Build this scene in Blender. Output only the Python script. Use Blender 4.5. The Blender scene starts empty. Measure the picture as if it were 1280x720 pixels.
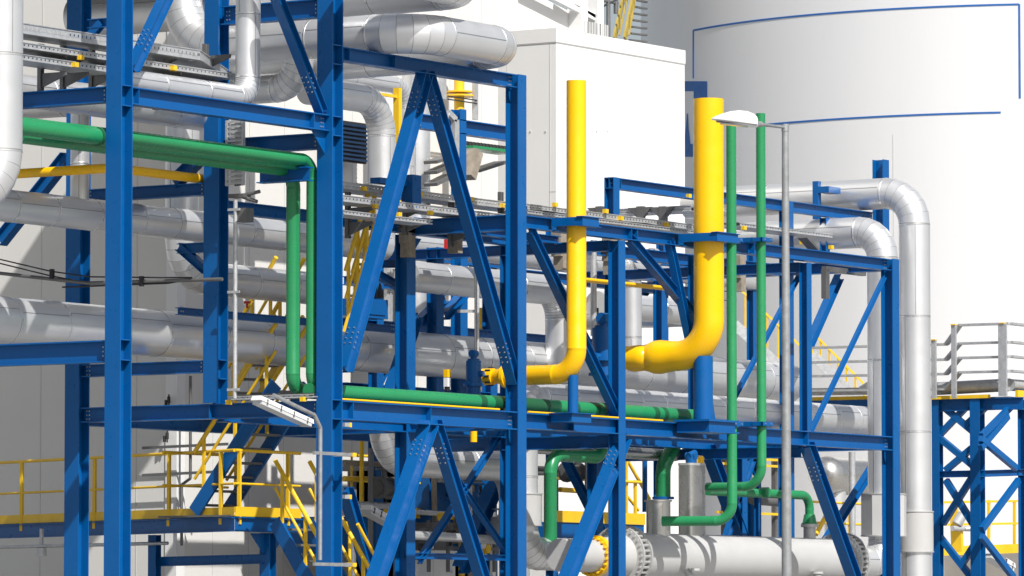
import bpy, math, random
from mathutils import Vector as V, Matrix
random.seed(7)
SC = bpy.context.scene
COL = SC.collection
R = math.radians
# ------------------------------------------------------------------ camera
F = 6700.0
AZ = R(33.3); PITCH = R(3.757)
CAM = V((0, 0, 1.7))
FWD = V((math.cos(AZ)*math.cos(PITCH), math.sin(AZ)*math.cos(PITCH), math.sin(PITCH)))
RIGHT = V((math.sin(AZ), -math.cos(AZ), 0))
UP = RIGHT.cross(FWD)
cd = bpy.data.cameras.new('camera'); cam = bpy.data.objects.new('camera', cd); COL.objects.link(cam)
cam.location = CAM; cam.rotation_euler = (R(90)+PITCH, 0, AZ-R(90))
cd.sensor_width = 36; cd.lens = 36*F/1280; cd.clip_start = 1; cd.clip_end = 6000
SC.camera = cam
SC.render.resolution_x = 1280; SC.render.resolution_y = 720
EX, EY, EZ = V((1,0,0)), V((0,1,0)), V((0,0,1))
def ray(px, py): return (FWD*F + RIGHT*(px-640) - UP*(py-360)).normalized()
def at(px, py, X=None, Y=None, Z=None, D=None):
    d = ray(px, py)
    if Y is not None: t = (Y-CAM.y)/d.y
    elif X is not None: t = (X-CAM.x)/d.x
    elif Z is not None: t = (Z-CAM.z)/d.z
    else: t = D
    return CAM + d*t
def cut_col(P, d, px):          # slide P along d until it stands at image column px
    n = RIGHT - FWD*((px-640)/F)
    return P + d*(-(P-CAM).dot(n)/d.dot(n))
def cut_row(P, d, py):
    n = UP + FWD*((py-360)/F)
    return P + d*(-(P-CAM).dot(n)/d.dot(n))
def run(px, py, px2, Y=None, X=None):   # level run along X (at a given Y) or along Y (at a given X)
    P = at(px, py, X=X, Y=Y)
    return P, cut_col(P, EX if X is None else EY, px2)
# ------------------------------------------------------------------ materials
def mat(name, col, rough=.45, metal=0.0, vary=.08, scale=1.5, bump=0.0, bscale=30, coat=0, seg=0.0, dirt=0.0, dirtcol=(.16,.11,.06), streak=False, spec=.5, rvary=.12):
    m = bpy.data.materials.new(name); m.use_nodes = True
    nt = m.node_tree; N = nt.nodes; L = nt.links; b = N['Principled BSDF']
    b.inputs['Metallic'].default_value = metal
    b.inputs['Specular IOR Level'].default_value = spec
    if coat: b.inputs['Coat Weight'].default_value = coat; b.inputs['Coat Roughness'].default_value = .2
    g = N.new('ShaderNodeNewGeometry')
    mp = N.new('ShaderNodeMapping'); L.new(g.outputs['Position'], mp.inputs['Vector'])
    if streak: mp.inputs['Scale'].default_value = (1, 1, .12)
    n1 = N.new('ShaderNodeTexNoise'); n1.inputs['Scale'].default_value = scale; n1.inputs['Detail'].default_value = 6; n1.inputs['Roughness'].default_value = .6
    L.new(mp.outputs[0], n1.inputs['Vector'])
    mr = N.new('ShaderNodeMapRange'); mr.inputs['From Min'].default_value = .3; mr.inputs['From Max'].default_value = .7
    mr.inputs['To Min'].default_value = 1-vary; mr.inputs['To Max'].default_value = 1+vary*.6
    L.new(n1.outputs['Fac'], mr.inputs['Value'])
    val = mr.outputs[0]
    if seg:
        at_ = N.new('ShaderNodeAttribute'); at_.attribute_name = 'seg'
        ms = N.new('ShaderNodeMapRange'); ms.inputs['To Min'].default_value = 1-seg; ms.inputs['To Max'].default_value = 1
        L.new(at_.outputs['Fac'], ms.inputs['Value'])
        mu = N.new('ShaderNodeMath'); mu.operation = 'MULTIPLY'; L.new(val, mu.inputs[0]); L.new(ms.outputs[0], mu.inputs[1]); val = mu.outputs[0]
    cm = N.new('ShaderNodeMix'); cm.data_type = 'RGBA'; cm.blend_type = 'MULTIPLY'; cm.inputs[0].default_value = 1
    cm.inputs[6].default_value = (*col, 1); cc = N.new('ShaderNodeCombineColor')
    for i in range(3): L.new(val, cc.inputs[i])
    L.new(cc.outputs[0], cm.inputs[7]); out = cm.outputs[2]
    if dirt:
        mp2 = N.new('ShaderNodeMapping'); L.new(g.outputs['Position'], mp2.inputs['Vector']); mp2.inputs['Scale'].default_value = (1, 1, .15)
        n2 = N.new('ShaderNodeTexNoise'); n2.inputs['Scale'].default_value = 5; n2.inputs['Detail'].default_value = 8; n2.inputs['Roughness'].default_value = .7
        L.new(mp2.outputs[0], n2.inputs['Vector'])
        m2 = N.new('ShaderNodeMapRange'); m2.inputs['From Min'].default_value = .52; m2.inputs['From Max'].default_value = .78; m2.inputs['To Max'].default_value = dirt
        L.new(n2.outputs['Fac'], m2.inputs['Value'])
        dm = N.new('ShaderNodeMix'); dm.data_type = 'RGBA'; L.new(m2.outputs[0], dm.inputs[0]); L.new(out, dm.inputs[6]); dm.inputs[7].default_value = (*dirtcol, 1); out = dm.outputs[2]
    L.new(out, b.inputs['Base Color'])
    rr = N.new('ShaderNodeMapRange'); rr.inputs['From Min'].default_value = .3; rr.inputs['From Max'].default_value = .7
    rr.inputs['To Min'].default_value = max(.03, rough-rvary); rr.inputs['To Max'].default_value = min(1, rough+rvary)
    n3 = N.new('ShaderNodeTexNoise'); n3.inputs['Scale'].default_value = scale*3; n3.inputs['Detail'].default_value = 4; L.new(g.outputs['Position'], n3.inputs['Vector'])
    L.new(n3.outputs['Fac'], rr.inputs['Value']); L.new(rr.outputs[0], b.inputs['Roughness'])
    if bump:
        bn = N.new('ShaderNodeTexNoise'); bn.inputs['Scale'].default_value = bscale; bn.inputs['Detail'].default_value = 3
        L.new(g.outputs['Position'], bn.inputs['Vector'])
        bb = N.new('ShaderNodeBump'); bb.inputs['Strength'].default_value = bump; bb.inputs['Distance'].default_value = .02
        L.new(bn.outputs['Fac'], bb.inputs['Height']); L.new(bb.outputs[0], b.inputs['Normal'])
    return m
M = {}
M['blue'] = mat('blue_paint', (.0008,.088,.29), .36, vary=.07, dirt=.05, dirtcol=(.03,.09,.17), spec=.35)
M['yellow'] = mat('yellow_pipe_paint', (.90,.50,.0), .34, vary=.04, dirt=.06, dirtcol=(.45,.30,.03))
M['rail_yellow'] = mat('yellow_rail_paint', (.80,.50,.015), .45, vary=.12, dirt=.25, dirtcol=(.3,.2,.03))
M['galv_pole'] = mat('galvanised_pole', (.33,.34,.345), .5, metal=.45, vary=.2, scale=7, dirt=.25)
M['louvre'] = mat('navy_louvre', (.002,.022,.065), .5)
M['stair_yellow'] = mat('brownish_stair_paint', (.42,.31,.06), .6, vary=.2, scale=3)  # browner, duller yellow than the rail paint
M['green'] = mat('green_pipe_paint', (.018,.225,.082), .30, vary=.06, dirt=.05, dirtcol=(.03,.12,.05))
M['dark_green'] = mat('dark_green_band', (.01,.09,.035), .45)
M['clad'] = mat('aluminium_cladding', (.74,.745,.75), .38, metal=.66, vary=.03, seg=.05, bump=.05, bscale=1.6, scale=1.2, rvary=.05)
M['seam'] = mat('cladding_seam', (.42,.42,.42), .45, metal=.8)
M['bead'] = mat('cladding_bead', (.85,.85,.84), .28, metal=.85)
M['white_paint'] = mat('white_pipe_paint', (.46,.457,.447), .40, vary=.05, dirt=.18, dirtcol=(.42,.40,.36))
M['galv'] = mat('galvanised_steel', (.52,.53,.54), .48, metal=.5, vary=.18, scale=9, dirt=.2, dirtcol=(.2,.18,.15))
M['grey_steel'] = mat('grey_steel', (.17,.17,.17), .55, metal=.5, vary=.2, dirt=.4, dirtcol=(.12,.08,.04))
M['dark'] = mat('dark_cable', (.02,.02,.022), .6)
M['bolt'] = mat('zinc_bolt', (.5,.52,.55), .4, metal=.8)
M['flange'] = mat('grey_flange', (.48,.48,.47), .5, metal=.3, vary=.15)
M['stainless'] = mat('stainless_steel', (.60,.585,.56), .30, metal=.9, vary=.04, streak=True, scale=3, rvary=.05)
M['wall'] = mat('white_wall_panel', (.74,.735,.72), .6, vary=.025, scale=.5, dirt=.06, dirtcol=(.6,.58,.53))
M['wall2'] = mat('cream_wall_panel', (.66,.645,.61), .62, vary=.03, scale=.5, dirt=.08, dirtcol=(.48,.45,.40))
M['trim'] = mat('wall_joint', (.50,.50,.49), .6)
M['tank'] = mat('tank_paint', (.70,.70,.70), .34, vary=.03, scale=.25, dirt=.07, dirtcol=(.50,.50,.48), streak=True, spec=.9, rvary=.06)
M['logo'] = mat('blue_tank_marking', (.02,.12,.38), .5)
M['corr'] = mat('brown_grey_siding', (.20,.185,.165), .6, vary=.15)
M['lamp_white'] = mat('lamp_housing', (.78,.78,.78), .35)
M['glass'] = mat('lamp_glass', (.55,.56,.56), .15)
M['red'] = mat('red_paint', (.5,.02,.02), .4)
M['insul'] = mat('insulation_wrap', (.28,.24,.19), .8, vary=.3, scale=6)
M['concrete'] = mat('concrete', (.29,.285,.275), .85, vary=.15, scale=.7, bump=.1)
M['gravel'] = mat('ground_gravel', (.27,.265,.255), .95, vary=.2, scale=.4)
# ------------------------------------------------------------------ mesh builder
class MB:
    def __init__(s): s.v=[]; s.f=[]; s.m=[]; s.sm=[]; s.seg=[]; s.mats=[]; s.sharp=set()
    def mi(s, m):
        if m is None: m = '_'
        if m not in s.mats: s.mats.append(m)
        return s.mats.index(m)
    def add(s, vs, fs, m=None, smooth=False, seg=.5):
        o=len(s.v); s.v += [V(x) for x in vs]; k=s.mi(m)
        for f in fs: s.f.append([o+i for i in f]); s.m.append(k); s.sm.append(smooth); s.seg.append(seg)
        return o
    def obox(s, c, ax, m=None):      # ax: three half-vectors
        a,b,d = ax
        vs=[c+a*i+b*j+d*k for i in(-1,1) for j in(-1,1) for k in(-1,1)]
        fs=[(0,1,3,2),(4,6,7,5),(0,4,5,1),(2,3,7,6),(0,2,6,4),(1,5,7,3)]
        if a.cross(b).dot(d) < 0: fs=[f[::-1] for f in fs]
        s.add(vs,fs,m); return s
    def box(s, lo, hi, m=None):
        lo=V(lo); hi=V(hi); c=(lo+hi)/2; h=(hi-lo)/2
        return s.obox(c,(EX*h.x,EY*h.y,EZ*h.z),m)
    def bar(s, p0, p1, w, h, up=EZ, m=None):
        d=(p1-p0); L=d.length; d=d/L; u=(up-d*up.dot(d))
        if u.length<1e-4: u=EX-d*EX.dot(d)
        u.normalize(); r=d.cross(u)
        return s.obox((p0+p1)/2,(d*L/2,r*w/2,u*h/2),m)
    def ibeam(s, p0, p1, h, b, n, tf=None, tw=None, m=None):
        d=(p1-p0); L=d.length; d=d/L; n=(n-d*n.dot(d)).normalized(); r=d.cross(n)
        tf=tf or h*.06+.003; tw=tw or h*.035+.003; H=h/2; B=b/2; t=tw/2
        prof=[(-B,-H),(B,-H),(B,-H+tf),(t,-H+tf),(t,H-tf),(B,H-tf),(B,H),(-B,H),(-B,H-tf),(-t,H-tf),(-t,-H+tf),(-B,-H+tf)]
        vs=[p0+r*x+n*y for x,y in prof]+[p1+r*x+n*y for x,y in prof]
        fs=[(i,(i+1)%12,12+(i+1)%12,12+i) for i in range(12)]
        fs+=[(11,2,1,0),(10,3,2,11),(9,4,3,10),(8,5,4,9),(7,6,5,8)]
        fs+=[(12+0,12+1,12+2,12+11),(12+11,12+2,12+3,12+10),(12+10,12+3,12+4,12+9),(12+9,12+4,12+5,12+8),(12+8,12+5,12+6,12+7)]
        if r.cross(n).dot(d) < 0: fs=[f[::-1] for f in fs]
        s.add(vs,fs,m); return s
    def cyl(s, p0, p1, r, r2=None, n=16, m=None, smooth=True, seg=.5):
        r2 = r if r2 is None else r2
        d=(p1-p0).normalized(); u=d.orthogonal().normalized(); w=d.cross(u)
        vs=[]
        for p,q in((p0,r),(p1,r2)):
            for i in range(n):
                a=2*math.pi*i/n; vs.append(p+(u*math.cos(a)+w*math.sin(a))*q)
        o=s.add(vs,[(i,(i+1)%n,n+(i+1)%n,n+i) for i in range(n)],m,smooth,seg)
        k=s.mi(m)
        for base,rev in((o,True),(o+n,False)):
            f=[base+i for i in range(n)]
            s.f.append(f[::-1] if rev else f); s.m.append(k); s.sm.append(False); s.seg.append(seg)
            for i in range(n): s.sharp.add(tuple(sorted((base+i,base+(i+1)%n))))
        return s
    def bolts(s, c, nrm, u, w, nu, nw, du, dw, r=.014, t=.016, m='bolt'):
        nrm=nrm.normalized()
        for i in range(nu):
            for j in range(nw):
                p=c+u*(du*(i-(nu-1)/2))+w*(dw*(j-(nw-1)/2))
                s.cyl(p,p+nrm*t,r,n=6,m=m,smooth=False)
        return s
    def ringbolts(s, c, ax, rad, nb, r=.03, t=.06, m='grey_steel'):
        ax=ax.normalized(); u=ax.orthogonal().normalized(); w=ax.cross(u)
        for i in range(nb):
            a=2*math.pi*i/nb; p=c+(u*math.cos(a)+w*math.sin(a))*rad
            s.cyl(p-ax*t,p+ax*t,r,n=6,m=m,smooth=False)
        return s
    def build(s, name, m, parent=None, bevel=0):
        me=bpy.data.meshes.new(name)
        off=V((0,0,0))
        if parent is not None:
            p=parent
            while p is not None: off+=p.location; p=p.parent
        else:
            xs=[v for v in s.v]; c=sum(xs,V((0,0,0)))/len(xs); zmin=min(v.z for v in xs); off=V((c.x,c.y,zmin))
        me.from_pydata([v-off for v in s.v],[],s.f)
        me.validate(); 
        for k in s.mats: me.materials.append(M[m] if k=='_' else M[k])
        me.polygons.foreach_set('material_index',s.m); me.polygons.foreach_set('use_smooth',s.sm)
        a=me.attributes.new('seg','FLOAT','FACE'); a.data.foreach_set('value',s.seg)
        if s.sharp:
            sa=me.attributes.new('sharp_edge','BOOLEAN','EDGE')
            vals=[tuple(sorted(e.vertices)) in s.sharp for e in me.edges]; sa.data.foreach_set('value',vals)
        me.update()
        o=bpy.data.objects.new(name,me); COL.objects.link(o)
        if parent is not None: o.parent=parent
        else: o.location=off
        if bevel:
            bm_=o.modifiers.new('bevel','BEVEL'); bm_.width=bevel; bm_.segments=1
        return o
def tag(o,label=None,cat=None,group=None,kind=None):
    if label: o['label']=label
    if cat: o['category']=cat
    if group: o['group']=group
    if kind: o['kind']=kind
    return o
def thing(name,loc,label,cat,group=None):
    o=bpy.data.objects.new(name,None); COL.objects.link(o); o.location=loc; o.empty_display_size=.2
    return tag(o,label,cat,group)
def single(mb,name,m,label,cat,group=None): return tag(mb.build(name,m),label,cat,group)
def ref(o): bpy.context.view_layer.update(); return o
# ------------------------------------------------------------------ pipes
def stations(pts, Rb, gores):
    """centre line stations: (pos, tangent, kind) with straight runs and mitred bends"""
    out=[(pts[0],(pts[1]-pts[0]).normalized(),'end')]
    if not isinstance(Rb,(list,tuple)): Rb=[Rb]*len(pts)
    for i in range(1,len(pts)-1):
        a=(pts[i-1]-pts[i]).normalized(); b=(pts[i+1]-pts[i]).normalized()
        ang=math.pi-a.angle(b)
        if ang<.02: continue
        r=Rb[i]; t=r*math.tan(ang/2)
        c=pts[i]+(a+b).normalized()*(r/math.cos(ang/2))
        s0=pts[i]+a*t; e1=(s0-c).normalized(); ax=e1.cross(((pts[i]+b*t)-c).normalized()).normalized()
        for k in range(gores+1):
            th=ang*k/gores; q=Matrix.Rotation(th,3,ax)
            out.append((c+(q@(s0-c)), q@(-a), 'bend0' if k==0 else ('bend1' if k==gores else 'bend')))
    out.append((pts[-1],(pts[-1]-pts[-2]).normalized(),'end'))
    return out
def sweep(mb, st, r, n=24, m=None, sharpkinds=(), segf=None, caps=True):
    """st: list of (pos,tangent,kind,radius_scale)"""
    t0=st[0][1]; u=(EZ-t0*EZ.dot(t0))
    if u.length<.05: u=(EY-t0*EY.dot(t0))
    u.normalize(); prev=t0; rings=[]
    for (p,t,k,rs) in (q_[:4] for q_ in st):
        ax=prev.cross(t)
        if ax.length>1e-6: u=Matrix.Rotation(prev.angle(t),3,ax.normalized())@u
        u=(u-t*u.dot(t)).normalized(); w=t.cross(u); prev=t
        rings.append([p+(u*math.cos(2*math.pi*i/n)+w*math.sin(2*math.pi*i/n))*(r*rs) for i in range(n)])
    base=len(mb.v); kk=mb.mi(m)
    for rg in rings: mb.v+=rg
    seg=random.random()
    for j in range(len(rings)-1):
        a=base+j*n; b=a+n
        k2=st[j][2]
        if k2 in('seam','bend','bend0','bend1'): seg=random.random()
        mm=kk
        if st[j][2]=='lip' : mm=mb.mi(st[j][4]) if len(st[j])>4 else kk
        for i in range(n):
            mb.f.append([a+i,a+(i+1)%n,b+(i+1)%n,b+i]); mb.m.append(mm); mb.sm.append(True); mb.seg.append(seg)
    for j in range(len(rings)):
        if st[j][2] in sharpkinds or j in(0,len(rings)-1):
            for i in range(n): mb.sharp.add(tuple(sorted((base+j*n+i,base+j*n+(i+1)%n))))
    if caps:
        for j,rev in((0,True),(len(rings)-1,False)):
            f=[base+j*n+i for i in range(n)]
            mb.f.append(f[::-1] if rev else f); mb.m.append(kk); mb.sm.append(False); mb.seg.append(.5)
def paint_pipe(pts, r, Rb, n=24, gores=10, mb=None, m=None, welds=True):
    mb=mb or MB(); st=[]
    for p,t,k in stations(pts,Rb,gores):
        if welds and k in('bend0','bend1'):
            st.append((p-t*.012,t,'x',1.0)); st.append((p-t*.006,t,'x',1.018)); st.append((p+t*.006,t,'x',1.018)); st.append((p+t*.012,t,'x',1.0))
        else: st.append((p,t,k,1.0))
    sweep(mb,st,r,n,m); return mb
def clad_pipe(pts, r, Rb, n=28, gores=6, step=1.05, mb=None, seamz=True):
    """aluminium-clad pipe: short sheets with beaded laps, mitred gores at the bends, a long lap seam along each sheet"""
    mb=mb or MB(); raw=stations(pts,Rb,gores); st=[]
    longs=[]
    def lip(p,t):
        st.append((p-t*.016,t,'lip',1.0,'seam')); st.append((p-t*.010,t,'lip',.992,'seam')); st.append((p-t*.003,t,'lip',1.016,'bead')); st.append((p+t*.018,t,'seam',1.016)); st.append((p+t*.026,t,'edge',1.0))
    for j,(p,t,k) in enumerate(raw):
        if k=='bend':
            st.append((p-t*.006,t,'lip',1.0,'seam')); st.append((p+t*.004,t,'bend',1.008)); 
        elif k in('bend0','bend1'): lip(p,t)
        else: st.append((p,t,'x',1.0))
        if j<len(raw)-1 and k in('end','bend1'):
            q=raw[j+1][0]; L=(q-p).length; nn=max(1,int(round(L/step)))
            cuts=[L*(i+random.uniform(-.18,.18))/nn for i in range(1,nn)]
            prevd=0
            for c_ in cuts+[L]:
                longs.append((p+t*(prevd+.03),p+t*(c_-.03),t)); prevd=c_
            for c_ in cuts: lip(p+t*c_,t)
    sweep(mb,st,r,n,None,sharpkinds=('bend','lip','seam','edge'))
    # long lap seams
    for a,b,t in longs:
        if (b-a).length<.15: continue
        side=t.cross(EZ)
        if side.length<.3:
            th=random.choice([2.6,3.3,4.0]); dirv=V((math.cos(th+.4),math.sin(th+.4),0))
        else:
            side.normalize()
            if side.dot(CAM-a)<0: side=-side
            th=R(random.choice([8,14,20,28])); dirv=side*math.cos(th)+t.cross(side).normalized()*math.sin(th)*(1 if t.cross(side).z>0 else -1)
        tt=t; w=tt.cross(dirv)
        mb.obox((a+b)/2+dirv*(r*.999),(tt*(b-a).length/2,w*.006,dirv*.004),'seam')
    return mb
# ------------------------------------------------------------------ main blue pipe rack
FY = 48.48                       # front plane
P_A = at(148,400,Y=FY); P_B = at(412,400,Y=FY); P_C = at(645,400,Y=FY)
P_D = at(771,400,Y=FY); P_E = at(1007,440,Y=FY); P_G = at(1113,440,Y=FY)
XA,XB,XC,XD,XE,XG = [p.x for p in (P_A,P_B,P_C,P_D,P_E,P_G)]
Y2 = at(270,300,X=XB).y          # middle row
Y3 = at(97,400,X=XB).y           # back row
ZU = at(164,109.5,Y=FY).z        # upper beam A-B, top
ZT = at(428,59.5,Y=FY).z         # top beam B-C
ZL2 = at(659,270,Y=FY).z         # second level
ZL1 = at(132,425.6,X=XA).z       # first level (left)
ZL0 = at(428,501,Y=FY).z         # lower level
rack = thing('pipe_rack',(XB,FY,0),'large blue steel pipe rack filling the picture, with tall columns, level beams and diagonal braces','steel frame')
def column(x,y,z0,z1,s,face,base=True,parent=None,stiff=()):
    mb=MB(); n = EX if face=='x' else EY
    mb.ibeam(V((x,y,z0)),V((x,y,z1)),s,s,n,tf=s*.075,tw=s*.05)
    if base and z0<.5: mb.box((x-s*.8,y-s*.8,z0),(x+s*.8,y+s*.8,z0+.04))
    for z in stiff:
        for dz in (0,-.30):
            for sd in (-1,1):
                h=s*.42; 
                if face=='x': mb.box((x-s/2+s*.08,(y if sd>0 else y-s/2+.01),z+dz-.008),(x+s/2-s*.08,(y+s/2-.01 if sd>0 else y),z+dz+.008))
                else: mb.box(((x if sd>0 else x-s/2+.01),y-s/2+s*.08,z+dz-.008),((x+s/2-.01 if sd>0 else x),y+s/2-s*.08,z+dz+.008))
        if face=='x':
            mb.bolts(V((x-s*.28,y-s*.03,z-.15)),-EY,EX,EZ,1,2,.1,.15,r=.02)
    return mb.build('column','blue',parent or rack)
def beam(p0,p1,h,b,ztop,name='beam',parent=None,stiff=(),bolts=True):
    p0=V((p0[0],p0[1],ztop-h/2)); p1=V((p1[0],p1[1],ztop-h/2))
    mb=MB(); mb.ibeam(p0,p1,h,b,EZ,tf=h*.055+.004,tw=.012)
    d=(p1-p0).normalized(); L=(p1-p0).length; s=d.cross(EZ)
    if s.dot(CAM-p0)<0: s=-s
    for q in stiff: mb.obox(p0+d*(L*q)+s*(b/4),(d*.006,s*(b/4-.004),EZ*(h/2-.02)))
    if bolts and L>1:
        for e in (.09,L-.09): mb.bolts(p0+d*e+s*.006,s,EZ,d,3,2,.065,.055,r=.013,t=.015)
    return mb.build(name,'blue',parent or rack)
def brace(p0,p1,s,name='brace',parent=None,bolts0=False,bolts1=False,n=None,b=None):
    mb=MB(); d=(p1-p0).normalized()
    if n is None: n=d.cross(EY)
    mb.ibeam(p0,p1,s,b or s,n,tf=s*.07,tw=s*.06)
    s2=n.cross(d).normalized()
    if s2.dot(CAM-p0)<0: s2=-s2
    nn=(n-d*n.dot(d)).normalized()
    for flag,p,dd in((bolts0,p0,d),(bolts1,p1,-d)):
        if flag:
            c=p+dd*.55
            for sg in(-1,1): mb.bolts(c+nn*(s*.5*sg)+s2*0,nn*sg,d,s2,4,2,.09,s*.5,r=.012,t=.02)
            mb.bolts(c+s2*(s*.03+.006),s2,d,nn,4,2,.09,s*.45,r=.012,t=.02)
    return mb.build(name,'blue',parent or rack)
# front columns
column(XA,FY,0,at(148,-60,Y=FY).z,.285,'x',stiff=(ZU,ZL1))
column(XB,FY,0,at(412,-60,Y=FY).z,.295,'x',stiff=(ZT,ZU-.02,ZL0))
column(XC,FY,0,at(645,94,Y=FY).z,.25,'y')
column(XD,FY,0,ZL2-.24,.215,'y'); column(XE,FY,ZL0,ZL2-.24,.165,'y'); column(XG,FY,0,ZL2+.01,.25,'y')
# middle and back columns
column(XB,Y2,ZL0,at(270,-60,X=XB).z,.285,'x',stiff=(ZL1,))
column(XB,Y3,0,at(97,-60,X=XB).z,.285,'x')
column(XC,Y2,0,ZL2-.24,.25,'y')
column(at(544,400,Y=52.25).x,52.25,ZL0,ZL2-.2,.22,'y'); column(at(574,400,Y=53.2).x,53.2,ZL0,ZL2-.2,.22,'y')
column(XD,Y2,0,ZL2-.24,.2,'y')
XT=at(765,300,Y=Y2).x; XU=at(983,330,Y=Y2).x
ZK=at(757,221,Y=Y2).z
column(XT,Y2,ZL0,ZK,.2,'y'); column(XU,Y2,0,ZK-.01,.2,'y')
XV=at(1031,290,Y=Y2).x; column(XV,Y2,ZL2,ZK-.22,.14,'y')
column(XG,Y3,0,ZL2,.2,'y')
pc=at(744,640,Y=53.0); column(pc.x,53.0,0,ZL0-.3,.22,'y')
pc=at(1101,230,X=91.6); column(pc.x,pc.y,0,at(1101,200,X=91.6).z,.24,'y')
# front beams
e=.15
beam((XA+e,FY),(XB-e,FY),.26,.2,ZU,stiff=(.04,.92),); beam((XB+e,FY),(XC-.12,FY),.22,.2,ZT,stiff=(.05,.3))
beam((XC+.12,FY),(XG-.12,FY),.21,.2,ZL2,stiff=(.27,.285,.6)); beam((XB+e,FY),(XC-.12,FY),.30,.22,ZL0,stiff=(.07,.5))
beam((XC+.12,FY),(XG-.12,FY),.26,.22,ZL0-.01,stiff=(.12,.25,.75))
# knee plates under the upper beam at the columns
def knee(x,y,z,sx,w=.28):
    mb=MB(); t=.008
    vs=[V((x,y-t,z)),V((x+sx*w,y-t,z)),V((x,y-t,z-w)),V((x,y+t,z)),V((x+sx*w,y+t,z)),V((x,y+t,z-w))]
    fs=[(0,1,2),(3,5,4),(0,3,4,1),(1,4,5,2),(0,2,5,3)]
    mb.add(vs,fs); mb.build('gusset_plate','blue',rack)
knee(XB-.15,FY,ZU-.26,-1,.36); knee(XB+.15,FY,ZT-.22,1,.22); knee(XA+.15,FY,ZU-.26,1,.2); knee(XB+.15,FY,ZL0-.30,1,.16)
knee(XC+.13,Y2,ZL2-.28,1,.34)
# beams running back (left in the picture)
for x,z,h,ya,yb in ((XA,ZU,.24,FY+e,Y3+1),(XA,ZL1,.33,FY+e,Y3+1),(XB,ZU-.27,.25,FY+e,Y2-e),(XB,ZL1,.2,Y2+e,Y3-e),
                    (XC,ZL2,.26,FY+.13,Y2+.1),(XC,ZL0-.015,.28,FY+.13,Y3),(XG,ZL2-.01,.2,FY+.13,Y3-.12),(XG,ZL0-.012,.24,FY+.13,Y3-.12),
                    (XD,ZL2-.23,.18,FY+.12,Y3),(XD,ZL0-.28,.22,FY+.12,Y3),(XE,ZL2-.23,.18,FY+.1,Y3),(XE,ZL0-.28,.2,FY+.1,Y3)):
    beam((x,ya),(x,yb),h,.2,z,bolts=(x<XC))
beam((XB,FY+e),(XB,Y3-e),.24,.22,ZL0-.01,stiff=(.45,))
zq=at(255,229,X=XB).z; beam((XB,Y2+e),(XB,Y3-e),.2,.2,zq)
zg=at(395,208,X=XB).z; beam((XB-.3,FY+.17),(XB-.3,at(325,208,X=XB-.3).y),.22,.2,at(395,208,X=XB-.3).z)
zb=at(390,-8,X=XB).z; beam((XB,FY+e),(XB,Y2-e),.3,.2,at(330,3,X=XB).z-.02+.0)
# middle / back row beams along the rack
beam((XA-3,Y2+.4),(XB-e,Y2+.4),.26,.2,ZU-.35); beam((XB+e,Y2),(XC-.13,Y2),.20,.2,ZL2-.02)
beam((XC+.13,Y2),(XG-.13,Y2),.2,.2,ZL2-.03); beam((XB+e,Y3-.2),(XC-.1,Y3-.2),.2,.2,ZL2+.0)
beam((XB+e,Y2),(XG-.13,Y2),.26,.22,ZL0-.03); beam((XB+e,Y3),(XG-.13,Y3),.26,.2,ZL0-.03); beam((XC+.13,Y3),(XG-.13,Y3),.2,.2,ZL2-.03)
zr=at(700,300,Y=50.0).z; beam((XC+.13,49.6),(XD-.1,49.6),.13,.14,zr)
beam((XB+.2,Y2+.9),(XC+1,Y2+.9),.12,.12,at(480,410,Y=Y2+.9).z+.05)
pe=at(1090,268,Y=Y2); beam((XT-.1,Y2),(pe.x,Y2),.2,.16,ZK,stiff=(.03,))
zx=at(112,234,X=XB).z
pb0=at(550,150,Y=Y3); beam((at(520,150,Y=Y3).x,Y3),(at(641,150,Y=Y3).x,Y3),.26,.2,at(560,148,Y=Y3).z)
column(pb0.x+.6,Y3,ZL2,at(560,135,Y=Y3).z,.2,'y')
# braces in the front plane
q=lambda px,py,Y=FY: at(px,py,Y=Y)
brace(q(166,86),q(283,-165),.17,bolts0=True); brace(q(402,140),q(283,-165),.16,bolts0=True)
brace(q(431,462),q(531,92),.21,bolts0=True,bolts1=True); brace(q(643,478),q(534,92),.19,bolts0=True,bolts1=True)
brace(q(440,810),q(537,528),.235,bolts1=True); brace(q(630,810),q(543,528),.19,bolts1=True)
brace(q(662,288),q(773,520),.15); brace(q(786,298),q(874,402),.15,bolts0=False); brace(q(836,300),q(881,514,48.30),.13)
brace(q(780,545),q(690,770),.22,bolts0=True); brace(q(1009,556),q(1092,790),.21,bolts0=True)
brace(q(1005,333,48.7),q(918,497,48.7),.075,b=.075); brace(q(1106,345),q(1014,538),.095,b=.06)
brace(q(1049,346,Y2),q(1012,430,Y2),.15); brace(q(1101,568,Y2),q(1030,680,Y2),.14)
brace(q(432,612,51.2),q(478,770,51.2),.2); brace(q(625,542,Y2),q(523,702,Y2),.10); brace(q(570,598,Y2),q(634,692,Y2),.09)
brace(q(624,592,52.8),q(576,712,52.8),.24); brace(q(700,560,Y3),q(770,700,Y3),.14); brace(q(885,560,Y2),q(930,680,Y2),.22)
brace(q(940,575,Y2),q(905,680,Y2),.12)
beam((at(505,694,Y=Y2).x,Y2),(at(632,694,Y=Y2).x,Y2),.1,.1,at(560,692,Y=Y2).z,bolts=False)
brace(q(520,395,Y2+.8),q(482,510,Y2+.8),.2)
brace(q(466,340,Y2+.3),q(505,362,Y2+.3),.13); brace(q(466,330,Y2+.3),q(502,330,Y2+.3),.13)
brace(q(556,372,52.4),q(525,402,52.4),.16); brace(q(590,355,52.4),q(556,395,52.4),.16)
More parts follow.
